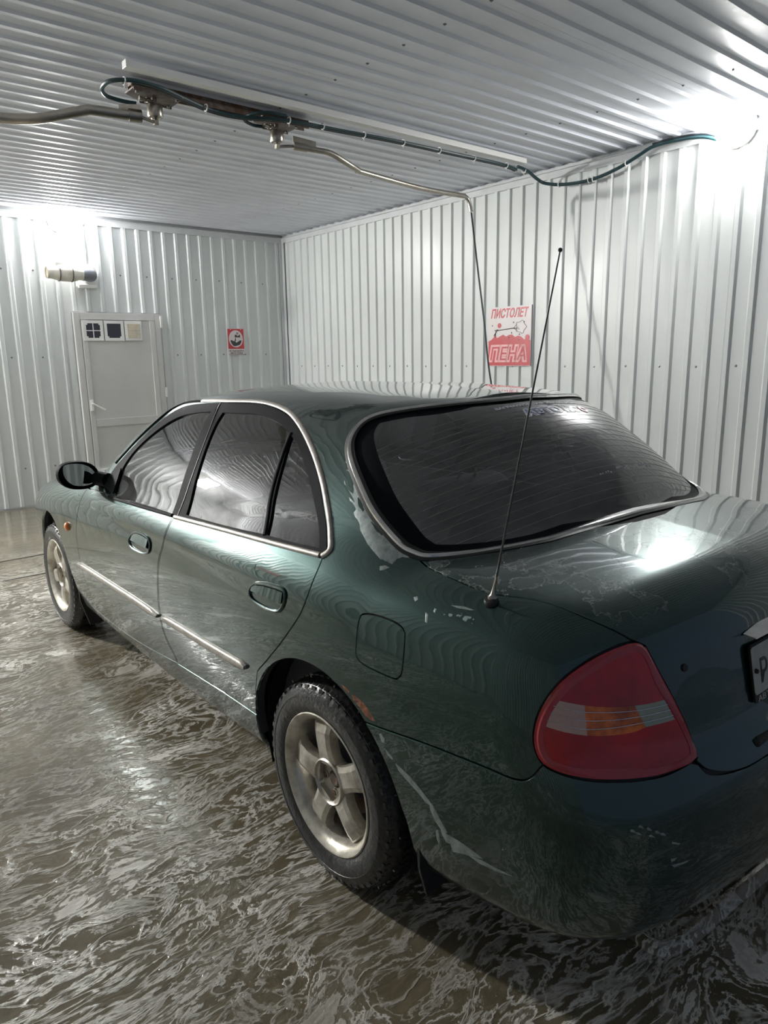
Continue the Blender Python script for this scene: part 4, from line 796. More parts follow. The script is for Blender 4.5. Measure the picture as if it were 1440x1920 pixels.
def smooth_poly(pts,n=5):
    """closed polygon; a third entry marks a sharp corner"""
    m=len(pts); out=[]
    Q=[(p_[0],p_[1]) for p_ in pts]; sh=[len(p_)>2 for p_ in pts]
    for i in range(m):
        j=(i+1)%m; b=Q[i];c=Q[j]
        a=Q[i-1] if not sh[i] else (2*b[0]-c[0],2*b[1]-c[1]); d=Q[(j+1)%m] if not sh[j] else (2*c[0]-b[0],2*c[1]-b[1])
        if sh[i] and not sh[j]: pass
        for k in range(n):
            t=k/n
            out.append(tuple(.5*((2*b[q])+(c[q]-a[q])*t+(2*a[q]-5*b[q]+4*c[q]-d[q])*t*t+(3*b[q]-a[q]-3*c[q]+d[q])*t**3) for q in (0,1)))
    return out
def area(p_): return sum(p_[i][0]*p_[(i+1)%len(p_)][1]-p_[(i+1)%len(p_)][0]*p_[i][1] for i in range(len(p_)))/2
def offset(poly,d):
    s=1 if area(poly)>0 else -1; n=len(poly); out=[]
    for i in range(n):
        a,b,c=poly[i-1],poly[i],poly[(i+1)%n]
        e1=(b[0]-a[0],b[1]-a[1]);e2=(c[0]-b[0],c[1]-b[1]);l1=math.hypot(*e1)+1e-9;l2=math.hypot(*e2)+1e-9
        nx=e1[1]/l1+e2[1]/l2; ny=-e1[0]/l1-e2[0]/l2; l=math.hypot(nx,ny)+1e-9
        k=min(2/l,1.6)
        out.append((b[0]+s*d*nx/l*k,b[1]+s*d*ny/l*k))
    return out
def pip(poly,x,y):
    A=np.array(poly); B=np.roll(A,-1,0); x=np.asarray(x)[:,None]; y=np.asarray(y)[:,None]
    c=((A[:,1]>y)!=(B[:,1]>y)) & (x<(B[:,0]-A[:,0])*(y-A[:,1])/np.where(abs(B[:,1]-A[:,1])<1e-12,1e-12,B[:,1]-A[:,1])+A[:,0])
    return c.sum(1)%2==1
def cut(poly,pk,pred):
    fn,dr=PROJ[pk]
    n=len(poly); A=np.array(poly); B=np.roll(A,-1,0)
    faces=list(bm.faces); C=np.array([f.calc_center_median()[:] for f in faces])
    ok=pred(C); Q=np.array(fn(C.T)).T
    seg=B-A; ll=np.maximum((seg**2).sum(1),1e-12); idx=np.where(ok)[0]
    bx=(Q[idx]>A.min(0)-.04).all(1)&(Q[idx]<A.max(0)+.04).all(1); idx=idx[bx]
    best=np.full(len(idx),9.)
    for k in range(n):
        t=np.clip(((Q[idx]-A[k])@seg[k])/ll[k],0,1); d=np.linalg.norm(Q[idx]-A[k]-t[:,None]*seg[k],axis=1); best=np.minimum(best,d)
    cand=set(faces[i] for i in idx[best<.028])
    info={f:tuple(zip(*[fn(v.co) for v in f.verts])) for f in cand}
    bb={f:(min(i[0]),max(i[0]),min(i[1]),max(i[1])) for f,i in info.items()}
    for k in range(n):
        a,b=A[k],B[k]
        if abs(seg[k]).max()<1e-6: continue
        x0,x1=sorted((a[0],b[0]));y0,y1=sorted((a[1],b[1])); e=1e-5
        F_=[f for f in cand if f.is_valid and not(bb[f][0]>x1+e or bb[f][1]<x0-e or bb[f][2]>y1+e or bb[f][3]<y0-e)]
        if not F_: continue
        # plane through the segment along the projection direction
        if pk=='Y': no=Vector((seg[k][1],0,-seg[k][0])); cp=Vector((a[0],0,a[1]))
        elif pk=='T': no=Vector((-seg[k][0],seg[k][1],-seg[k][0])); cp=Vector((0,a[0],a[1]))
        elif pk=='W': no=Vector((seg[k][0],seg[k][1],-seg[k][0])); cp=Vector((0,a[0],a[1]))
        elif pk=='C': no=Vector((seg[k][1],seg[k][1],-seg[k][0])); cp=Vector((a[0],0,a[1]))
        elif pk=='D': no=Vector((-seg[k][1],seg[k][1],-seg[k][0])); cp=Vector((-a[0],0,a[1]))
        else: no=Vector((-seg[k][0],seg[k][1],0)); cp=Vector((a[1],a[0],0))
        es=set();vs=set()
        for f in F_: es.update(f.edges); vs.update(f.verts)
        r=bmesh.ops.bisect_plane(bm,geom=F_+list(es)+list(vs),dist=1e-6,plane_co=cp,plane_no=no.normalized())
        for g in r['geom']:
            if isinstance(g,bmesh.types.BMFace):
                cand.add(g); q=list(zip(*[fn(v.co) for v in g.verts])); bb[g]=(min(q[0]),max(q[0]),min(q[1]),max(q[1]))
        for f in F_:
            if f.is_valid: q=list(zip(*[fn(v.co) for v in f.verts])); bb[f]=(min(q[0]),max(q[0]),min(q[1]),max(q[1]))
        cand={f for f in cand if f.is_valid}
def P2(name,pk): return [tuple(PROJ[pk][0](q))+((1,) if len(q)>3 else ()) for q in O[name]]
side=lambda C:(C[:,1]>.45)
rear=lambda C:(C[:,0]<.35)&(C[:,2]>.8)
rearc=lambda C:(C[:,0]<-.15)
arch=lambda cx:[(cx+.365,.02,1),(cx+.362,.33)]+[(cx+.355*math.cos(a),.335+.355*math.sin(a)) for a in [PI*k/14 for k in range(1,14)]]+[(cx-.362,.33),(cx-.365,.02,1)]
gl=[PROJ['T'][0](q) for q in O['glass_trim']]; gl=[g for g in gl if g[0]>.12]; gl=[(-.12,gl[0][1]+.004)]+gl+[(-.12,gl[-1][1]-.004)]
gl=[(g[0],g[1]) for g in gl]
SPEC=[ # name, projection, polygon(with corner marks), predicate, half gap
 ('arch_r','Y',arch(0),lambda C:(C[:,1]>.52)&(C[:,0]<.6),0),
 ('arch_f','Y',arch(2.7),lambda C:(C[:,1]>.52)&(C[:,0]>2.2),0),
 ('front_window','Y',P2('front_window','Y'),side,0),('rear_window','Y',P2('rear_window','Y'),side,0),('quarter_window','Y',P2('quarter_window','Y'),side,0),
 ('front_frame','Y',P2('front_frame','Y'),side,.0015),('rear_frame','Y',P2('rear_frame','Y'),side,.0015),
 ('front_door','Y',P2('front_door','Y'),side,.0024),('rear_door','Y',P2('rear_door','Y'),side,.0024),
 ('fuel_door','Y',P2('fuel_door','Y'),side,.0022),
 ('lens_clear','C',P2('lens_clear','C'),rearc,0),('lens_amber','C',P2('lens_amber','C'),rearc,0),('lens_reverse','C',P2('lens_reverse','C'),rearc,0),
 ('tail_lamp','C',P2('tail_lamp','C'),rearc,.0028),
 ('rear_glass','T',[(g[0],g[1]) for g in gl],rear,.0),
 ('trunk_lid','T',[(-.12,.62,1),(.4,.655),(.60,.72),(.700,.748,1),(.713,.603),(.710,.477),(.678,.389),(.647,.255),(.588,.128,1),(.555,.03),(.516,-.088),(.494,-.245,1),(.47,-.280),(.392,-.323),(.268,-.341),(-.12,-.345,1)],lambda C:(C[:,0]<-.15)&(C[:,2]>.55),.0026),
 ('rear_bumper','C',[(.80,.597,1),(.619,.607),(.401,.634),(.231,.647),(.140,.650),(.095,.662),(.052,.700,1),(.0,.70),(-.30,.69),(-.412,.665,1),(-.45,.640),(-.553,.622),(-.69,.618),(-1.2,.618,1),(-1.2,.05,1),(.80,.05,1)],lambda C:(C[:,0]<-.2),.0026),
 ('windshield','W',[(-.12,-1.12,1),(.4,-1.07),(.64,-.925),(.685,-.85),(.62,-.52),(.55,-.31),(.50,-.262,1),(-.12,-.245,1)],lambda C:(C[:,0]>1.1)&(C[:,2]>.9),0),
 ('hood','Z',[(-.12,2.235,1),(.45,2.19),(.72,2.04,1),(.745,2.5),(.71,3.0),(.63,3.36),(.3,3.46),(-.12,3.48,1)],lambda C:(C[:,0]>1.9)&(C[:,2]>.66),.0022),
 ('headlamp','D',[(-3.15,.635,1),(-2.75,.61),(-2.45,.63),(-2.40,.68),(-2.55,.725),(-3.12,.735,1)],lambda C:(C[:,0]>3.0)&(C[:,2]>.5),.002),
 ('front_bumper','D',[(-4.2,.03,1),(-4.2,.60,1),(-2.7,.59),(-2.1,.575,1),(-2.1,.03,1)],lambda C:(C[:,0]>3.02),.002),
]
polys={}
for name,pk,pts,pred,gap in SPEC:
    sp=smooth_poly(pts,4); polys[name]=sp
    if gap: cut(offset(sp,gap),pk,pred); cut(offset(sp,-gap),pk,pred)
    else: cut(sp,pk,pred)
# inner edge of the printed band round the rear glass
fritp=offset(polys['rear_glass'],-.055); fritp=[(max(p_[0],-.12) if p_[0]<0 else p_[0],p_[1]) for p_ in fritp]
cut(fritp,'T',rear)
faces=list(bm.faces); C=np.array([f.calc_center_median()[:] for f in faces])
lab=np.full(len(faces),'body_shell',dtype=object); un_=np.ones(len(faces),bool)
for name,pk,pts,pred,gap in SPEC:
    Q=PROJ[pk][0](C.T); sp=polys[name]; ok=pred(C)&un_; idx=np.where(ok)[0]
    if gap:
        inn=pip(offset(sp,-gap),Q[0][idx],Q[1][idx]); out=pip(offset(sp,gap),Q[0][idx],Q[1][idx])
        lab[idx[out&~inn]]='gap'; lab[idx[inn]]=name; un_[idx[out]]=False
    else:
        inn=pip(sp,Q[0][idx],Q[1][idx]); lab[idx[inn]]=name; un_[idx[inn]]=False
rg=np.where(lab=='rear_glass')[0]; Q=PROJ['T'][0](C.T); inn=pip(fritp,Q[0][rg],Q[1][rg]); lab[rg[~inn]]='frit'
lab[(lab=='body_shell')&(C[:,0]<-.80)&(C[:,2]<.69)&(C[:,2]>.55)]='gap'
bm.verts.index_update()
AV=np.array([v.co[:] for v in bm.verts]); AN=gradF(AV)
def panel(name,labels,mat,parent,both=False,mirror=False,flange=.012,inset=0,outset=0,flmat=None):
    """mesh of all faces with the given labels; both = left and right in one mesh; mirror = right side only"""
    if isinstance(labels,str): labels=(labels,)
    fs=[[v.index for v in faces[i].verts] for i in np.where(np.isin(lab.astype(str),labels))[0]]
    fs=[f for f in fs if len(f)>2]
    used=sorted({i for f in fs for i in f}); mp={g:k for k,g in enumerate(used)}
    v=AV[used].copy(); n=AN[used].copy(); v=v+n*(outset-inset)
    fs=[[mp[i] for i in f] for f in fs]
    # outward winding
    fo=[]
    for f in fs:
        a,b,c=v[f[0]],v[f[1]],v[f[2]]; nn=np.cross(v[f[1]]-v[f[0]],v[f[-1]]-v[f[0]]); 
        if len(f)>3: nn=sum(np.cross(v[f[k]]-v[f[0]],v[f[k+1]]-v[f[0]]) for k in range(1,len(f)-1))
        fo.append(f if nn@n[f].mean(0)>0 else f[::-1])
    fs=fo; fm=[0]*len(fs)
    if flange:
        cnt={}
        for f in fs:
            for i in range(len(f)):
                e=(f[i],f[(i+1)%len(f)]); k=(min(e),max(e)); cnt.setdefault(k,[]).append(e)
        bd=[es[0] for es in cnt.values() if len(es)==1]
        bd=[e for e in bd if not(abs(v[e[0]][1])<1e-3 and abs(v[e[1]][1])<1e-3)]
        nv=[];nn_=[];nf=[]; base=len(v)
        for a,b in bd:
            k=base+len(nv); d=v[b]-v[a]; ll=np.linalg.norm(d)
            if ll<1e-7: continue
            o_=np.cross(d,n[a])/ll
            nv+= [v[a],v[b],v[b]-n[b]*flange,v[a]-n[a]*flange]; nn_+=[o_*.6+n[a]*.5]*2+[o_]*2; nf.append([k+1,k,k+3,k+2])
        if nv: v=np.vstack([v,nv]); n=np.vstack([n,nn_]); fs=fs+nf; fm+= [1 if flmat else 0]*len(nf)
    if mirror or both:
        vm=v*[1,-1,1]; nm=n*[1,-1,1]; fmr=[f[::-1] for f in fs]
        if both:
            b=len(v); w0=[i if abs(v[i][1])<1e-5 else i+b for i in range(b)]
            for i in range(b):
                if w0[i]==i: n[i][1]=0
            v=np.vstack([v,vm]); n=np.vstack([n,nm]); fs=fs+[[w0[i] for i in f] for f in fmr]; fm=fm+fm
        else: v,n,fs=vm,nm,fmr
    n=n/np.maximum(np.linalg.norm(n,axis=1,keepdims=True),1e-9)
    return mesh_obj(name,v,fs,mat,parent,normals=n,mats=[mat]+([flmat] if flmat else []),fm=fm)
body=panel('body_shell','body_shell',M['paintscuff'],car,both=True,flange=.016)
gapstrip=panel('seam_shade_strip','gap',M['dark'],car,both=True,flange=0,inset=.013)  # black strip sunk into the panel gaps, its colour stands for their shade
def surfpts(L_):      # snap points onto the skin
    p_=np.array([tuple(q) for q in L_],float)
    for k in range(5): g=gradF(p_); p_=p_-g*F(*p_.T)[:,None]
    return list(zip(p_,gradF(p_)))
def surfpt(p_): return surfpts([p_])[0]
def strip(name,pts,w,h,mat,parent,lift=0,mirror=True,taper=False,n=6,flat=.5,resnap=True):
    """half-round moulding lying on the skin along pts"""
    P=cr([q[:3] for q in pts],n); vs=[];fs=[];m=len(P)
    prof=[(-.5,-.15),(-.5,.35),(-.36,.85),(-.15,1),(.15,1),(.36,.85),(.5,.35),(.5,-.15)]
    S=surfpts(P); P=[Vector(s[0]) for s in S]; Nn=[Vector(s[1]) for s in S]
    for i in range(m):
        t=(P[min(i+1,m-1)]-P[max(i-1,0)]).normalized(); nn=Nn[i]; sd=t.cross(nn).normalized()
        ww=w*(min(1,.45+min(i,m-1-i)*.25) if taper else 1)
        for a,b in prof: vs.append(P[i]+sd*a*ww+nn*(b*h+lift))
    k=len(prof)
    for i in range(m-1):
        for q in range(k-1): fs.append((i*k+q,i*k+q+1,(i+1)*k+q+1,(i+1)*k+q))
    fs.append(tuple(range(k))); fs.append(tuple((m-1)*k+q for q in range(k-1,-1,-1)))
    mb=MB(); mb.add(vs,fs,True); o=mb.build(name,mat,parent); return o
def mirrored(o,parent):
    me=o.data.copy()
    bm2=bmesh.new(); bm2.from_mesh(me)
    for v_ in bm2.verts: v_.co.y*=-1
    bmesh.ops.reverse_faces(bm2,faces=bm2.faces[:]); bm2.to_mesh(me); bm2.free()
    c=o.copy(); c.data=me; COL.objects.link(c); c.parent=parent; return c
# --- doors
doors={}
for sd in (0,1):
    mi=bool(sd); g=-1 if mi else 1
    for nm,wins,fr in (('front_door',('front_window',),'front_frame'),('rear_door',('rear_window','quarter_window'),'rear_frame')):
        d=panel('door',nm,M['paint'],car,mirror=mi); doors[(nm,sd)]=d
        panel('window_frame',fr,M['darkgloss'],d,mirror=mi,flange=.012)
        for w_ in wins: panel('window_glass',w_,M['glass'] if nm=='front_door' else M['tinted'],d,mirror=mi,flange=0,inset=.006)
    f=panel('fuel_door','fuel_door',M['paint'],car,mirror=mi) if not mi else None
tl=[]
for sd in (0,1):
    mi=bool(sd)
    t=panel('tail_lamp','tail_lamp',M['lens_red'],car,mirror=mi,flange=.02,outset=.004)
    panel('side_lens','lens_clear',M['lens_clear'],t,mirror=mi,flange=0,outset=.0045); panel('turn_lens','lens_amber',M['lens_amber'],t,mirror=mi,flange=0,outset=.0045); panel('reverse_lens','lens_reverse',M['lens_reverse'],t,mirror=mi,flange=0,outset=.0045)
    hl=panel('headlamp','headlamp',M['lens_clear'],car,mirror=mi,flange=.02)
    tl.append(t)
lid=panel('trunk_lid','trunk_lid',M['decklid'],car,both=True,flange=.014)
rb=panel('rear_bumper','rear_bumper',M['paintscuff'],car,both=True,flange=.014,outset=.002)
fb=panel('front_bumper','front_bumper',M['paint'],car,both=True,flange=.014)
hood=panel('hood','hood',M['paint'],car,both=True,flange=.014)
rgl=panel('rear_glass','rear_glass',M['rearglass'],car,both=True,flange=0,inset=.004)
panel('printed_band','frit',M['darkgloss'],rgl,both=True,flange=0,inset=.004)
wsg=panel('windshield','windshield',M['glass'],car,both=True,flange=0,inset=.004)
# --- mouldings and trim
def both_strips(name,key,w,h,mat,par_name=None,**k):
    for sd in (0,1):
        par=doors[(par_name,sd)] if par_name else car
        if sd==0: o=strip(name,O[key],w,h,mat,par,**k)
        else: mirrored(o,par)
both_strips('side_molding','molding_front',.030,.012,M['dullchrome'],'front_door',taper=True)
both_strips('side_molding','molding_rear',.030,.012,M['dullchrome'],'rear_door',taper=True)
both_strips('belt_molding','belt_front',.014,.007,M['darkgloss'],'front_door')
both_strips('belt_molding','belt_rear',.017,.007,M['dullchrome'],'rear_door')
both_strips('pillar_molding','dlo_chrome',.019,.006,M['dullchrome'],None)
both_strips('drip_rail','drip_front',.010,.006,M['darkgloss'],None)
both_strips('quarter_divider','q_divider',.016,.004,M['darkgloss'],'rear_door')
both_strips('door_seal','b_gap',.006,.002,M['dark'],None)
gt=[q for q in O['glass_trim'] if q[1]>.03]
full=[[q[0],-q[1],q[2]] for q in gt[::-1]]+gt
# closed loop: left half then right half
loop_=gt+[[q[0],-q[1],q[2]] for q in gt[::-1]]
P=cr([q[:3] for q in loop_],6,closed=True); S=surfpts(P)
def loop_strip(name,w,h,mat,off,parent):
    vs=[];fs=[];m=len(S); k=6
    for i in range(m):
        a=Vector(S[i-1][0]);b=Vector(S[(i+1)%m][0]); t=(b-a).normalized(); p_=Vector(S[i][0]); nn=Vector(S[i][1]); sd=t.cross(nn).normalized()
        for a_,b_ in ((-.5,-.2),(-.5,.5),(-.2,1),(.2,1),(.5,.5),(.5,-.2)): vs.append(p_+sd*(a_*w+off)+nn*b_*h)
    for i in range(m):
        j=(i+1)%m
        for q in range(k-1): fs.append((i*k+q,i*k+q+1,j*k+q+1,j*k+q))
    mb=MB(); mb.add(vs,fs,True); return mb.build(name,mat,parent)
loop_strip('glass_molding',.014,.008,M['chrome'],0,rgl)
loop_strip('glass_rubber',.034,.004,M['dark'],0,rgl)
# panel crease line along the doors
# --- door handles
for nm,key in (('front_door','handle_front'),('rear_door','handle_rear')):
    for sd in (0,1):
        if sd==0:
            pts=[Vector(q[:3]) for q in O[key]]; c=sum(pts,Vector())/len(pts); Sx,Nx=surfpt(c)
            ring=cr(pts,4,closed=True); rs=surfpts(ring)
            mb=MB(); mb.tube([Vector(a)+Vector(b)*.002 for a,b in rs],.005,8,close=True); h=mb.build('door_handle',M['paint'],doors[(nm,0)])
            mb=MB(); m=len(rs); cc=Vector(Sx)-Vector(Nx)*.004
            vs=[cc]+[Vector(a)*1.0-Vector(b)*-.0005 for a,b in rs]+[cc+(Vector(a)-cc)*.8-Vector(b)*.002 for a,b in rs]
            fs=[(1+i,1+(i+1)%m,1+m+(i+1)%m,1+m+i) for i in range(m)]+[(0,1+m+i,1+m+(i+1)%m) for i in range(m)]
            mb.add(vs,fs,True); r1=mb.build('recess',M['darkgloss'],h)
            # pull lever across the upper part, lock at the rear
            mb=MB(); lev=[Vector(a) for a,b in rs if a[2]>c.z-.004]; lev=sorted(lev,key=lambda q:q.x)
            vs=[];fs=[]; xs=[c.x-.085+.17*k/8 for k in range(9)]
            for x_ in xs:
                zt=max([q.z for q in ring if abs(q.x-x_)<.022] or [c.z+.02])-.010
                for zz,oo in ((zt,.0035),(c.z-.004,.010),(c.z-.010,.004)):
                    a_,b_=surfpt((x_,c.y,zz)); vs.append(Vector(a_)+Vector(b_)*oo)
            for i in range(8):
                for q in range(2): fs.append((i*3+q,i*3+q+1,(i+1)*3+q+1,(i+1)*3+q))
            mb.add(vs,fs,True); l1=mb.build('pull_lever',M['paint'],h)
            hs_=[h,r1,l1]
        else:
            h2=mirrored(hs_[0],doors[(nm,1)]); [mirrored(q,h2) for q in hs_[1:]]
# --- tail-lamp details: fine chrome print lines and a paler edge
for sd in (0,1):
    if sd==0:
        u0=[]
        P=[Vector(q[:3]) for q in O['tail_lamp']]
        rim=surfpts(cr(P,3,closed=True))
        c=sum(P,Vector())/len(P); cc=Vector(surfpt(c)[0])
        rimo=[Vector(a)+(cc-Vector(a)).normalized()*.012+Vector(b)*.0045 for a,b in rim]
        mb=MB(); k=len(rim); vs=[];
        rs=[]
        for a,b in rim:
            a=Vector(a);b=Vector(b); inn=(cc-a).normalized()
            rs.append((a+inn*.004+b*.003, Vector(surfpt(a+inn*.012)[0])+b*.0065, Vector(surfpt(a+inn*.024)[0])+b*.0048))
        for q in rs: vs+=list(q)
        fs=[(i*3+q,((i+1)%k)*3+q,((i+1)%k)*3+q+1,i*3+q+1) for i in range(k) for q in (0,1)]
        mb.add(vs,fs,True); e=mb.build('lens_edge',M['lens_rim'],tl[0])
        ls=[]
        for fr_ in (.22,.5,.78):
            top=[O['lens_clear'][0],O['lens_clear'][1],O['lens_amber'][2],O['lens_reverse'][2]]; bot=[O['lens_clear'][4],O['lens_clear'][2],O['lens_amber'][3],O['lens_reverse'][3]]
            pl=[Vector(a[:3]).lerp(Vector(b[:3]),fr_) for a,b in zip(top,bot)]
            ls.append([Vector(a)+Vector(b)*.0055 for a,b in surfpts(cr(pl,6))])
        fin=[]
        for l_ in ls: fin.append(MB().tube(l_,.0009,5).build('reflector_line',M['chrome'],tl[0]))
    else:
        mirrored(e,tl[1]); [mirrored(f,tl[1]) for f in fin]
# --- defroster lines
TY,TW=np.meshgrid(np.linspace(-.8,.8,97),np.linspace(.55,1.45,73),indexing='ij')   # table: rear glass x for (y, x+z)
lo_=np.full(TY.size,-.9); hi_=np.full(TY.size,.6); ty_,tw_=TY.ravel(),TW.ravel()
for k in range(24):
    m_=(lo_+hi_)/2; v=F(m_,ty_,tw_-m_)>0; lo_=np.where(v,m_,lo_); hi_=np.where(v,hi_,m_)
TX=hi_.reshape(TY.shape); TN=gradF(np.stack([hi_,ty_,tw_-hi_],1)).reshape(*TY.shape,3)
def tsurf(y,w):      # point and normal on the rear glass with x+z=w
    i=(y+.8)/1.6*96; j=(w-.55)/.9*72; a=int(i);b=int(j);u=i-a;v=j-b
    W_=((a,b,(1-u)*(1-v)),(a+1,b,u*(1-v)),(a,b+1,(1-u)*v),(a+1,b+1,u*v))
    x=sum(TX[p,q]*k for p,q,k in W_); n=sum(TN[p,q]*k for p,q,k in W_)
    return np.array((x,y,w-x)),n/np.linalg.norm(n)
fp=np.array(fritp)
for k in range(17):
    w_=.72+.036*k
    ys=[]; 
    for i in range(len(fp)):
        a,b=fp[i],fp[(i+1)%len(fp)]
        if (a[1]-w_)*(b[1]-w_)<0 and a[0]>.1: ys.append(a[0]+(b[0]-a[0])*(w_-a[1])/(b[1]-a[1]))
    if not ys: continue
    ym=max(ys); yy=np.linspace(-ym,ym,25); pts=[]
    for y_ in yy:
        a,b=tsurf(float(y_),w_-.0*y_); pts.append(Vector(a)-Vector(b)*.0036)
    MB().tube(pts,.0006,4).build('defroster_line',M['wire'],rgl)
# --- sticker lettering under the top edge of the rear glass
def onglass(cy,cw,sc):
    def f(q):
        a,b=tsurf(cy-q.x,cw+q.y*sc); return Vector(a)-Vector(b)*.0034+Vector(b)*q.z
    return f
text_obj('ЗАПЧАСТИ ДЛЯ  ИНОМАРОК','sticker_text',.03,M['sticker'],rgl,onglass(-.005,1.303,.95),width=.40,height=.022,offset=.0012)
text_obj('АВТО','sticker_outline',.06,M['sticker'],rgl,onglass(.03,1.240,.95),width=.19,height=.066,offset=.007)
text_obj('АВТО','sticker_text',.06,M['stickerblue'],rgl,lambda q:onglass(.03,1.240,.95)(Vector((q.x,q.y,q.z+.0008))),width=.17,height=.050,offset=.001)
text_obj('МС','sticker_text',.06,M['sticker'],rgl,onglass(-.12,1.240,.95),width=.09,height=.062,offset=.004)
text_obj('С','sticker_text',.06,M['stickerred'],rgl,lambda q:onglass(-.195,1.240,.95)(Vector((q.x,q.y,q.z+.0008))),width=.045,height=.055,offset=.004)
# dried foam flecks on the glass
rr=random.Random(3)
for (y_,w_,n_) in ((.045,.83,5),(-.05,.845,9),(-.20,.855,7)):
    for k in range(n_):
        a,b=tsurf(y_-.014*k+rr.uniform(-.003,.003),w_+rr.uniform(-.006,.006)); s_=rr.uniform(.002,.0045)
        MB().lathe([(s_,-.001),(s_*.8,.001),(0,.0014)],7,Matrix.Translation(Vector(a)-Vector(b)*.0035)@Vector((0,0,1)).rotation_difference(Vector(b)).to_matrix().to_4x4()).build('foam_fleck',M['foam'],rgl)
# --- antenna
A0,An=surfpt(O['antenna'][0][:3]); A0=Vector(A0)
ant=MB().lathe([(0,-.006),(.017,-.006),(.017,.004),(.013,.010),(.0,.011)],20,Matrix.Translation(A0)@Vector((0,0,1)).rotation_difference(Vector(An)).to_matrix().to_4x4()).build('antenna',M['dark'],car)
tip=Vector((-.6815,.722,1.702)); ax=(tip-A0).normalized(); a1=A0+ax*.006
MB().lathe([(0,0),(.010,0),(.011,.006),(.006,.012),(.004,.030),(.0028,.055),(0,.056)],16,Matrix.Translation(a1)@Vector((0,0,1)).rotation_difference(ax).to_matrix().to_4x4()).build('ferrule',M['steel'],ant)
MB().tube([a1+ax*.04,a1+ax*.35,tip],[.0026,.0023,.0016],8).build('mast',M['mast'],ant)
MB().lathe([(0,-.004)]+[(.0042*math.sin(PI*k/8),-.0042*math.cos(PI*k/8)) for k in range(1,8)]+[(0,.0042)],10,Matrix.Translation(tip)).build('tip_ball',M['dark'],ant)
# --- bare scuffs, chips and rust: thin patches lying on the skin
for key,mt,par in SCUFFS:
    P=[Vector(q[:3]) for q in O[key]]; n=len(P); cen=sum(P,Vector())/n
    ring2=[p_.lerp(cen,.5) for p_ in P]; S2=surfpts(P+ring2+[cen]); up_=[Vector(a)+Vector(b)*((.0006 if i>=n else .0001)+(.0022 if par=='b' else 0)) for i,(a,b) in enumerate(S2)]
    mb=MB(); mb.add(up_,[(i,(i+1)%n,n+(i+1)%n,n+i) for i in range(n)]+[(n+i,n+(i+1)%n,2*n) for i in range(n)],True); mb.build('rust_patch' if mt=='rustpatch' else 'paint_scuff',M[mt],rb if par=='b' else body)
# --- number plate, holder, bright bar, key lock
PX0=Vector(surfpt((-.90,0,.80))[0]); px=-.905
plate_root=empty('number_plate',loc=(-.900,0,.797)); plate_root.parent=car
tilt=Matrix.Rotation(math.radians(11),4,'Y')
def pf(q): return tilt@Vector((-.004-q.z,-q.x,q.y))
def rrect(w,h,r,n=5): return [(sx*(w-r)+r*math.cos(a),sy*(h-r)+r*math.sin(a)) for sx,sy,a0 in ((1,1,0),(-1,1,PI/2),(-1,-1,PI),(1,-1,1.5*PI)) for a in [a0+PI/2*k/n for k in range(n+1)]]
poly('plate_holder',[(x,y-.008) for x,y in rrect(.2585,.068,.008)],-.005,M['dark'],plate_root,pf,.005)
poly('plate',rrect(.260,.056,.010),.001,M['plate'],plate_root,pf,.0018)
text_obj('Р','plate_letter',.08,M['ink'],plate_root,lambda q:pf(Vector((q.x-.208,q.y-.006,.003+q.z))),width=.036,height=.058,offset=.0008)
text_obj('0','plate_digit',.08,M['ink'],plate_root,lambda q:pf(Vector((q.x-.146,q.y+.003,.003+q.z))),width=.044,height=.080,offset=.0008)
text_obj('АВТОСЕРВИС','holder_text',.02,M['plate'],plate_root,lambda q:pf(Vector((q.x-.145,q.y-.068,.0006+q.z))),width=.20,height=.0145,offset=.0003)
MB().lathe([(0,.008),(.005,.007),(.006,.002),(.006,0)],10,Matrix.Translation(pf(Vector((-.249,.0,.002))))@Matrix.Rotation(-PI/2,4,'Y')).build('plate_screw',M['dark'],plate_root)
bp_=[(px+.028,y_,.885-.02*abs(y_)) for y_ in (.262,.2,.1,0,-.1,-.2,-.262)]
bar=MB(); vs=[];fs=[]
for i,(x_,y_,z_) in enumerate(bp_):
    for dx,dz in ((0,.012),(-.028,.004),(-.030,-.003),(-.004,-.006)): vs.append(Vector((x_+dx,y_,z_+dz*(0.3 if i in(0,6) else 1))))
for i in range(6):
    for q in range(4): fs.append((i*4+q,i*4+(q+1)%4,(i+1)*4+(q+1)%4,(i+1)*4+q))
fs+= [(3,2,1,0),(24,25,26,27)]; bar.add(vs,fs,True); bar.build('lamp_bar',M['chrome'],lid)
K,Kn=surfpt(O['keyhole'][0][:3]); MB().lathe([(0,.003),(.008,.003),(.009,0),(.009,-.004)],14,Matrix.Translation(K)@Vector((0,0,1)).rotation_difference(Vector(Kn)).to_matrix().to_4x4()).build('key_lock',M['dark'],lid)
# handle recess under the plate
x_,n__=surfpt((-.93,0,.66)); MB().box((x_[0]-.004,-.30,.640),(x_[0]+.03,.30,.662),bevel=.008).build('lid_grip',M['dark'],lid)
# --- side repeater
K,Kn=surfpt(O['indicator'][0][:3]); MB().lathe([(.024,-.002),(.023,.006),(.017,.013),(.008,.017),(0,.018)],20,Matrix.Translation(K)@Vector((0,0,1)).rotation_difference(Vector(Kn)).to_matrix().to_4x4()).build('side_indicator',M['amber'],car)
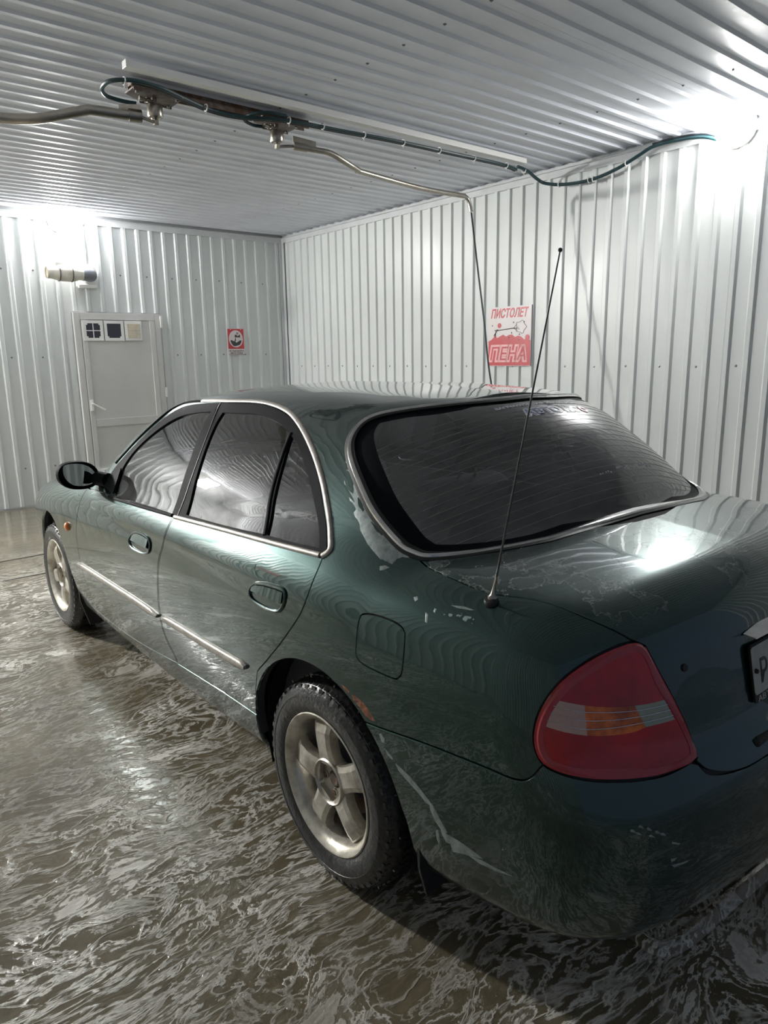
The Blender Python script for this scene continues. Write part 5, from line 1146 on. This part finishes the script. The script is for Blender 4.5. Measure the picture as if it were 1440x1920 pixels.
# --- door mirrors
def door_mirror(s):
    root=empty('door_mirror',loc=(0,0,0)); root.parent=car
    c=Vector((1.865,.902*s,.998)); 
    # housing: an ellipsoid shell opening rearwards
    mb=MB(); vs=[];fs=[]; n=28; rings=[(0,1.0,0),(.012,1.04,0),(.035,1.03,0),(.065,.90,0),(.09,.66,0),(.105,.36,0),(.110,.02,0)]
    for x_,k,_ in rings:
        for i in range(n):
            a=2*PI*i/n; ca,sa=math.cos(a),math.sin(a)
            yy=math.copysign(abs(ca)**.85,ca)*.090*k; zz=math.copysign(abs(sa)**.9,sa)*.064*k+ (.010*ca*s)
            vs.append(c+Vector((x_-.05*0,yy,zz)))
    for r_i in range(len(rings)-1):
        for i in range(n): fs.append((r_i*n+i,r_i*n+(i+1)%n,(r_i+1)*n+(i+1)%n,(r_i+1)*n+i))
    mb.add(vs,fs,True); mb.build('mirror_housing',M['darkgloss'],root)
    mb=MB(); vs=[c+Vector((.008,math.copysign(abs(math.cos(2*PI*i/n))**.85,math.cos(2*PI*i/n))*.078,math.copysign(abs(math.sin(2*PI*i/n))**.9,math.sin(2*PI*i/n))*.054+.010*math.cos(2*PI*i/n)*s)) for i in range(n)]; vs=[c+Matrix.Rotation(math.radians(-24)*s,3,'Z')@(v_-c)*.97+Vector((.022,0,0)) for v_ in vs]; vs2=[v_+Vector((.004,0,0)) for v_ in vs]
    mb.add(vs+vs2,[tuple(range(n)),tuple(range(2*n-1,n-1,-1))]); mb.build('mirror_glass',M['mirror'],root)
    mb=MB(); mb.tube([c+Vector((.035,-.03*s,-.012)),c+Vector((.02,-.08*s,-.022)),Vector((1.79,.795*s,.972))],[.036,.034,.034],14).build('mirror_foot',M['darkgloss'],root)
    sail=[(1.93,.79,.955),(1.72,.80,.945),(1.73,.765,1.05)]
    mb=MB(); a=[Vector(surfpt(q)[0])+Vector(surfpt(q)[1])*.004 for q in ((1.80,.818,.948),(1.625,.838,.938),(1.665,.775,1.04))]; b_=[q-Vector((0,.012,0)) for q in a]
    fl_=lambda q:Vector((q.x,q.y*s,q.z)); mb.add([fl_(q) for q in a+b_],[(0,1,2),(5,4,3),(0,3,4,1),(1,4,5,2),(2,5,3,0)]); mb.build('mirror_sail',M['darkgloss'],root)
door_mirror(1); door_mirror(-1)
# --- wheels
def wheel(x,s,spin,steer=0):
    root=empty('wheel',loc=(x,.84*s,.31)); root.parent=car; root.rotation_euler=(0,0,steer)
    # local: axis along +Y outward*s ; build with Z axis as outward then rotate
    Rm=Matrix.Rotation(-PI/2*s,4,'X')
    Rs=Rm@Matrix.Rotation(spin,4,'Z')
    # tyre
    prof=[(.190,-.205),(.206,-.205),(.240,-.212),(.272,-.208),(.294,-.195),(.304,-.178),(.3075,-.150),(.309,-.10),(.3075,-.052),(.304,-.024),(.294,-.006),(.280,.004),(.262,.0095),(.261,.0080),(.240,.010),(.226,.007),(.214,.002),(.206,-.004),(.200,-.012)]
    ty=MB().lathe(prof,96,Rm).build('tyre',M['tyre'],root)
    # tread blocks, joined (too many to pick apart)
    mb=MB()
    nb=66
    for i in range(nb):
        a=2*PI*i/nb
        for j,(h0,h1) in enumerate(((-.200,-.168),(-.162,-.128),(-.122,-.084),(-.078,-.044),(-.038,-.006))):
            a_=a+(j%2)*PI/nb; w_=2*PI/nb*.36
            r0=.300 if j not in (0,4) else .286; r1=.3105 if j not in(0,4) else .3065
            if j in (0,4): hA,hB=(h0,h1)
            vs=[]
            for r,(aa,bb_) in ((r0,(0,0)),(r1,(0,0))):
                for q,hh in ((a_-w_,h0),(a_+w_,h0),(a_+w_,h1),(a_-w_,h1)):
                    rr_=r
                    if j==4 and hh==h1: rr_=r-.010
                    if j==0 and hh==h0: rr_=r-.010
                    vs.append(Rm@Vector((rr_*math.cos(q),rr_*math.sin(q),hh)))
            mb.add(vs,[(4,5,6,7),(0,1,5,4),(1,2,6,5),(2,3,7,6),(3,0,4,7)])
    t=mb.build('tread_blocks',M['tyre'],ty); t['kind']='stuff'
    mb=MB()
    for i in range(nb//2):
        a=2*PI*(2*i+.5)/nb
        for hh in ((-.026,-.14),(-.18,-.060))[i%2]:
            mb.lathe([(0,.3125),(.0022,.3120),(.0022,.306)],6,Rm@Matrix.Rotation(a,4,'Z')@Matrix.Translation((0,0,hh))@Matrix.Rotation(PI/2,4,'Y'))
    t=mb.build('studs',M['steel'],ty); t['kind']='stuff'
    # raised sidewall blocks
    mb=MB()
    for i in range(48):
        a=2*PI*i/48
        mb.box((.268,-.009,.0055),(.285,.009,.0085),Rm@Matrix.Rotation(a,4,'Z')@Matrix.Rotation(math.radians(14),4,'Y')@Matrix.Translation((.0,0,.062)))
    t=mb.build('sidewall_lugs',M['tyre'],ty); t['kind']='stuff'
    # rim barrel
    rim=MB().lathe([(.1985,-.200),(.206,-.200),(.206,-.192),(.186,-.182),(.180,-.10),(.178,-.060),(.181,-.045),(.190,-.018),(.194,-.010),(.205,-.007),(.2105,-.002),(.2115,.003),(.208,.005),(.203,.003),(.196,-.004),(.190,-.008),(.184,-.020),(.176,-.046),(.172,-.062),(.170,-.10),(.172,-.182)],72,Rm).build('rim',M['alloy'],root)
    # spokes
    for i in range(5):
        A=2*PI*i/5
        sec=[(.050,.046,-.018),(.085,.039,-.012),(.120,.038,-.010),(.150,.041,-.012),(.172,.048,-.020),(.180,.054,-.034)]
        vs=[];fs=[]
        for r,hw,zt in sec:
            for yy,zz in ((-hw,zt-.034),(-hw*.92,zt-.006),(-hw*.55,zt),(hw*.55,zt),(hw*.92,zt-.006),(hw,zt-.034)):
                vs.append(Rs@Matrix.Rotation(A,4,'Z')@Vector((r,yy,zz)))
        k=6
        for q in range(len(sec)-1):
            for j in range(k): fs.append((q*k+j,q*k+(j+1)%k,(q+1)*k+(j+1)%k,(q+1)*k+j))
        fs+= [tuple(range(k)),tuple((len(sec)-1)*k+j for j in range(k-1,-1,-1))]
        MB().add(vs,fs,False).build('spoke',M['alloy'],rim)
    # hub bowl with rim ring, centre cap hole, lug nuts
    hub=MB().lathe([(.0,-.046),(.024,-.046),(.026,-.038),(.058,-.034),(.062,-.014),(.066,-.010),(.070,-.014),(.072,-.05),(.060,-.065),(0,-.065)],40,Rs).build('hub_cover',M['alloy'],rim)
    MB().lathe([(0,-.032),(.018,-.033),(.022,-.040),(.022,-.046)],20,Rs).build('hub_nut',M['rust'],hub)
    for i in range(4):
        a=2*PI*i/4+.5
        T=Rs@Matrix.Rotation(a,4,'Z')@Matrix.Translation((.042,0,-.036))
        MB().lathe([(.0105,.004),(.013,.003),(.0135,-.004),(.0105,-.006)],14,T).build('nut_seat',M['alloy'],hub)
        MB().lathe([(0,.006),(.007,.005),(.0085,0),(.0085,-.006)],6,T).build('lug_nut',M['rust'],hub)
    # brake disc behind
    MB().lathe([(0,-.10),(.125,-.10),(.125,-.112),(0,-.112)],32,Rm).build('brake_disc',M['rust'],root)
    return root
for x_ in (0,2.7):
    for s in (1,-1): wheel(x_,s,{(0,1):math.radians(65),(2.7,1):math.radians(86)}.get((x_,s),0.3),0)
# --- wheel wells
ARCHY={}
for x_ in (0,2.7):
    a=np.array([-.05+(PI+.10)*i/24 for i in range(25)]); qx,qz=x_+.355*np.cos(a),.335+.355*np.sin(a); l_=np.full(25,.6);h_=np.full(25,1.0)
    for k in range(18):
        m_=(l_+h_)/2; v=F(qx,m_,qz)<0; l_=np.where(v,m_,l_); h_=np.where(v,h_,m_)
    for i in range(25): ARCHY[(x_,i)]=float(l_[i])
for x_ in (0,2.7):
    for s in (1,-1):
        mb=MB(); n=20; vs=[];fs=[]
        for i in range(n+1):
            a=-.35+(PI+.7)*i/n
            for y_,r in ((.815,.366),(.70,.375),(.50,.375)): vs.append(Vector((x_+r*math.cos(a),y_*s,.335+r*math.sin(a))))
        for i in range(n):
            for q in range(2): fs.append((i*3+q,i*3+q+1,(i+1)*3+q+1,(i+1)*3+q))
        c=len(vs); vs.append(Vector((x_,.50*s,.335)))
        for i in range(n): fs.append((i*3+2,c,(i+1)*3+2))
        mb.add(vs,fs,True).build('wheel_well',M['dark'],car)
        # inner lip of the arch, body coloured
        mb=MB(); vs=[];fs=[]; n=24
        for i in range(n+1):
            a=-.05+(PI+.10)*i/n; px_,pz_=x_+.355*math.cos(a),.335+.355*math.sin(a)
            lo_=ARCHY[(x_,i)]
            vs+= [Vector((px_,(lo_-.001)*s,pz_)),Vector((x_+.360*math.cos(a),(lo_-.035)*s,.335+.360*math.sin(a)))]
        for i in range(n): fs.append((2*i,2*i+1,2*i+3,2*i+2))
        mb.add(vs,fs,True).build('arch_lip',M['paint'],car)
# --- mud flaps
for s in (1,-1):
    MB().prism([(.68,.17),(.79,.16),(.815,.25),(.82,.47),(.68,.47)],0,.008,Matrix.Translation((-.385,0,0))@Matrix(((0,0,1,0),(s,0,0,0),(0,1,0,0),(0,0,0,1)))).build('mud_flap',M['dark'],car)
    MB().prism([(.64,.12),(.80,.11),(.84,.26),(.84,.34),(.64,.34)],0,.008,Matrix.Translation((2.315,0,0))@Matrix(((0,0,1,0),(s,0,0,0),(0,1,0,0),(0,0,0,1)))).build('mud_flap',M['dark'],car)
MB().tube([(-.2,-.45,.24),(-.6,-.50,.25),(-.95,-.50,.27)],[.03,.03,.026],16).build('exhaust_pipe',M['rust'],car)
# --- cabin
cab=empty('cabin',loc=(0,0,0)); cab.parent=car
mb=MB(); mb.box((-.25,-.70,.24),(2.05,.70,.30)); mb.build('cabin_floor',M['cabin'],cab)
for s in (1,-1):
    vs=[Vector(q) for q in ((-.15,.755*s,.26),(2.05,.74*s,.26),(2.05,.755*s,.90),(1.2,.785*s,.915),(-.15,.755*s,.93))]
    v2=[v_-Vector((0,.03*s,0)) for v_ in vs]
    MB().add(vs+v2,[(0,1,2,3,4),(9,8,7,6,5)]+[(i,(i+1)%5,5+(i+1)%5,5+i) for i in range(5)]).build('door_trim',M['cabin'],cab)
MB().prism([(2.14,.60),(1.62,.62),(1.55,.82),(1.60,.93),(1.75,.965),(2.14,.97)],-.70,.70,Matrix(((1,0,0,0),(0,0,1,0),(0,1,0,0),(0,0,0,1)))).build('dashboard',M['cabin'],cab)
MB().box((-.42,-.62,.955),(.12,.62,.985),bevel=.01).build('parcel_shelf',M['cabin'],cab)
sw=MB(); T=Matrix.Translation((1.42,.37,.86))@Matrix.Rotation(math.radians(-62),4,'Y')
sw.tube([T@Vector((.185*math.cos(a),.185*math.sin(a),0)) for a in [2*PI*k/28 for k in range(28)]],.015,8,close=True)
for a in (0.3,PI-.3,-PI/2): sw.tube([T@Vector((0,0,-.02)),T@Vector((.18*math.cos(a),.18*math.sin(a),0))],.014,6)
sw.tube([T@Vector((0,0,0)),T@Vector((0,0,-.25))],.03,10); sw.build('steering_wheel',M['cabin'],cab)
def seat(x,y,w,front=True):
    r=empty('seat',loc=(x,y,.30)); r.parent=cab
    MB().box((-.25,-w,.0),(.27,w,.20),bevel=.05).build('seat_cushion',M['seat'],r)
    T=Matrix.Translation((-.20,0,.16))@Matrix.Rotation(math.radians(-20),4,'Y')
    MB().box((-.07,-w,0),(.06,w,.56 if front else .50),T,bevel=.045).build('seat_back',M['seat'],r)
    if front:
        b_=MB().box((-.045,-.145,.62),(.05,.145,.80),T,bevel=.04).build('headrest',M['seat'],r)
        MB().tube([T@Vector((0,.05,.52)),T@Vector((0,.05,.66))],.006,6).tube([T@Vector((0,-.05,.52)),T@Vector((0,-.05,.66))],.006,6).build('headrest_posts',M['steel'],r)
seat(1.02,.37,.25); seat(1.02,-.37,.25)
r=empty('rear_seat',loc=(.20,0,.30)); r.parent=cab
MB().box((-.22,-.64,.0),(.30,.64,.20),bevel=.05).build('seat_cushion',M['seat'],r)
T=Matrix.Translation((-.18,0,.16))@Matrix.Rotation(math.radians(-24),4,'Y')
MB().box((-.07,-.64,0),(.06,.64,.52),T,bevel=.05).build('seat_back',M['seat'],r)
for y_ in (.36,-.36): MB().box((-.06,-.17,.50),(.06,.17,.66),T@Matrix.Translation((0,y_,0)),bevel=.045).build('headrest',M['seat'],r)
# wipers and grille for the unseen front
for y0,y1 in ((.55,.05),(0,-.5)):
    a=[Vector((WS(y0+(y1-y0)*k/5,1.04)+.02,y0+(y1-y0)*k/5,1.035)) for k in range(6)]; MB().tube(a,.006,6).build('wiper',M['dark'],car)
MB().box((3.49,-.32,.60),(3.53,.32,.70),bevel=.01).build('grille',M['dark'],car)
bm.free()
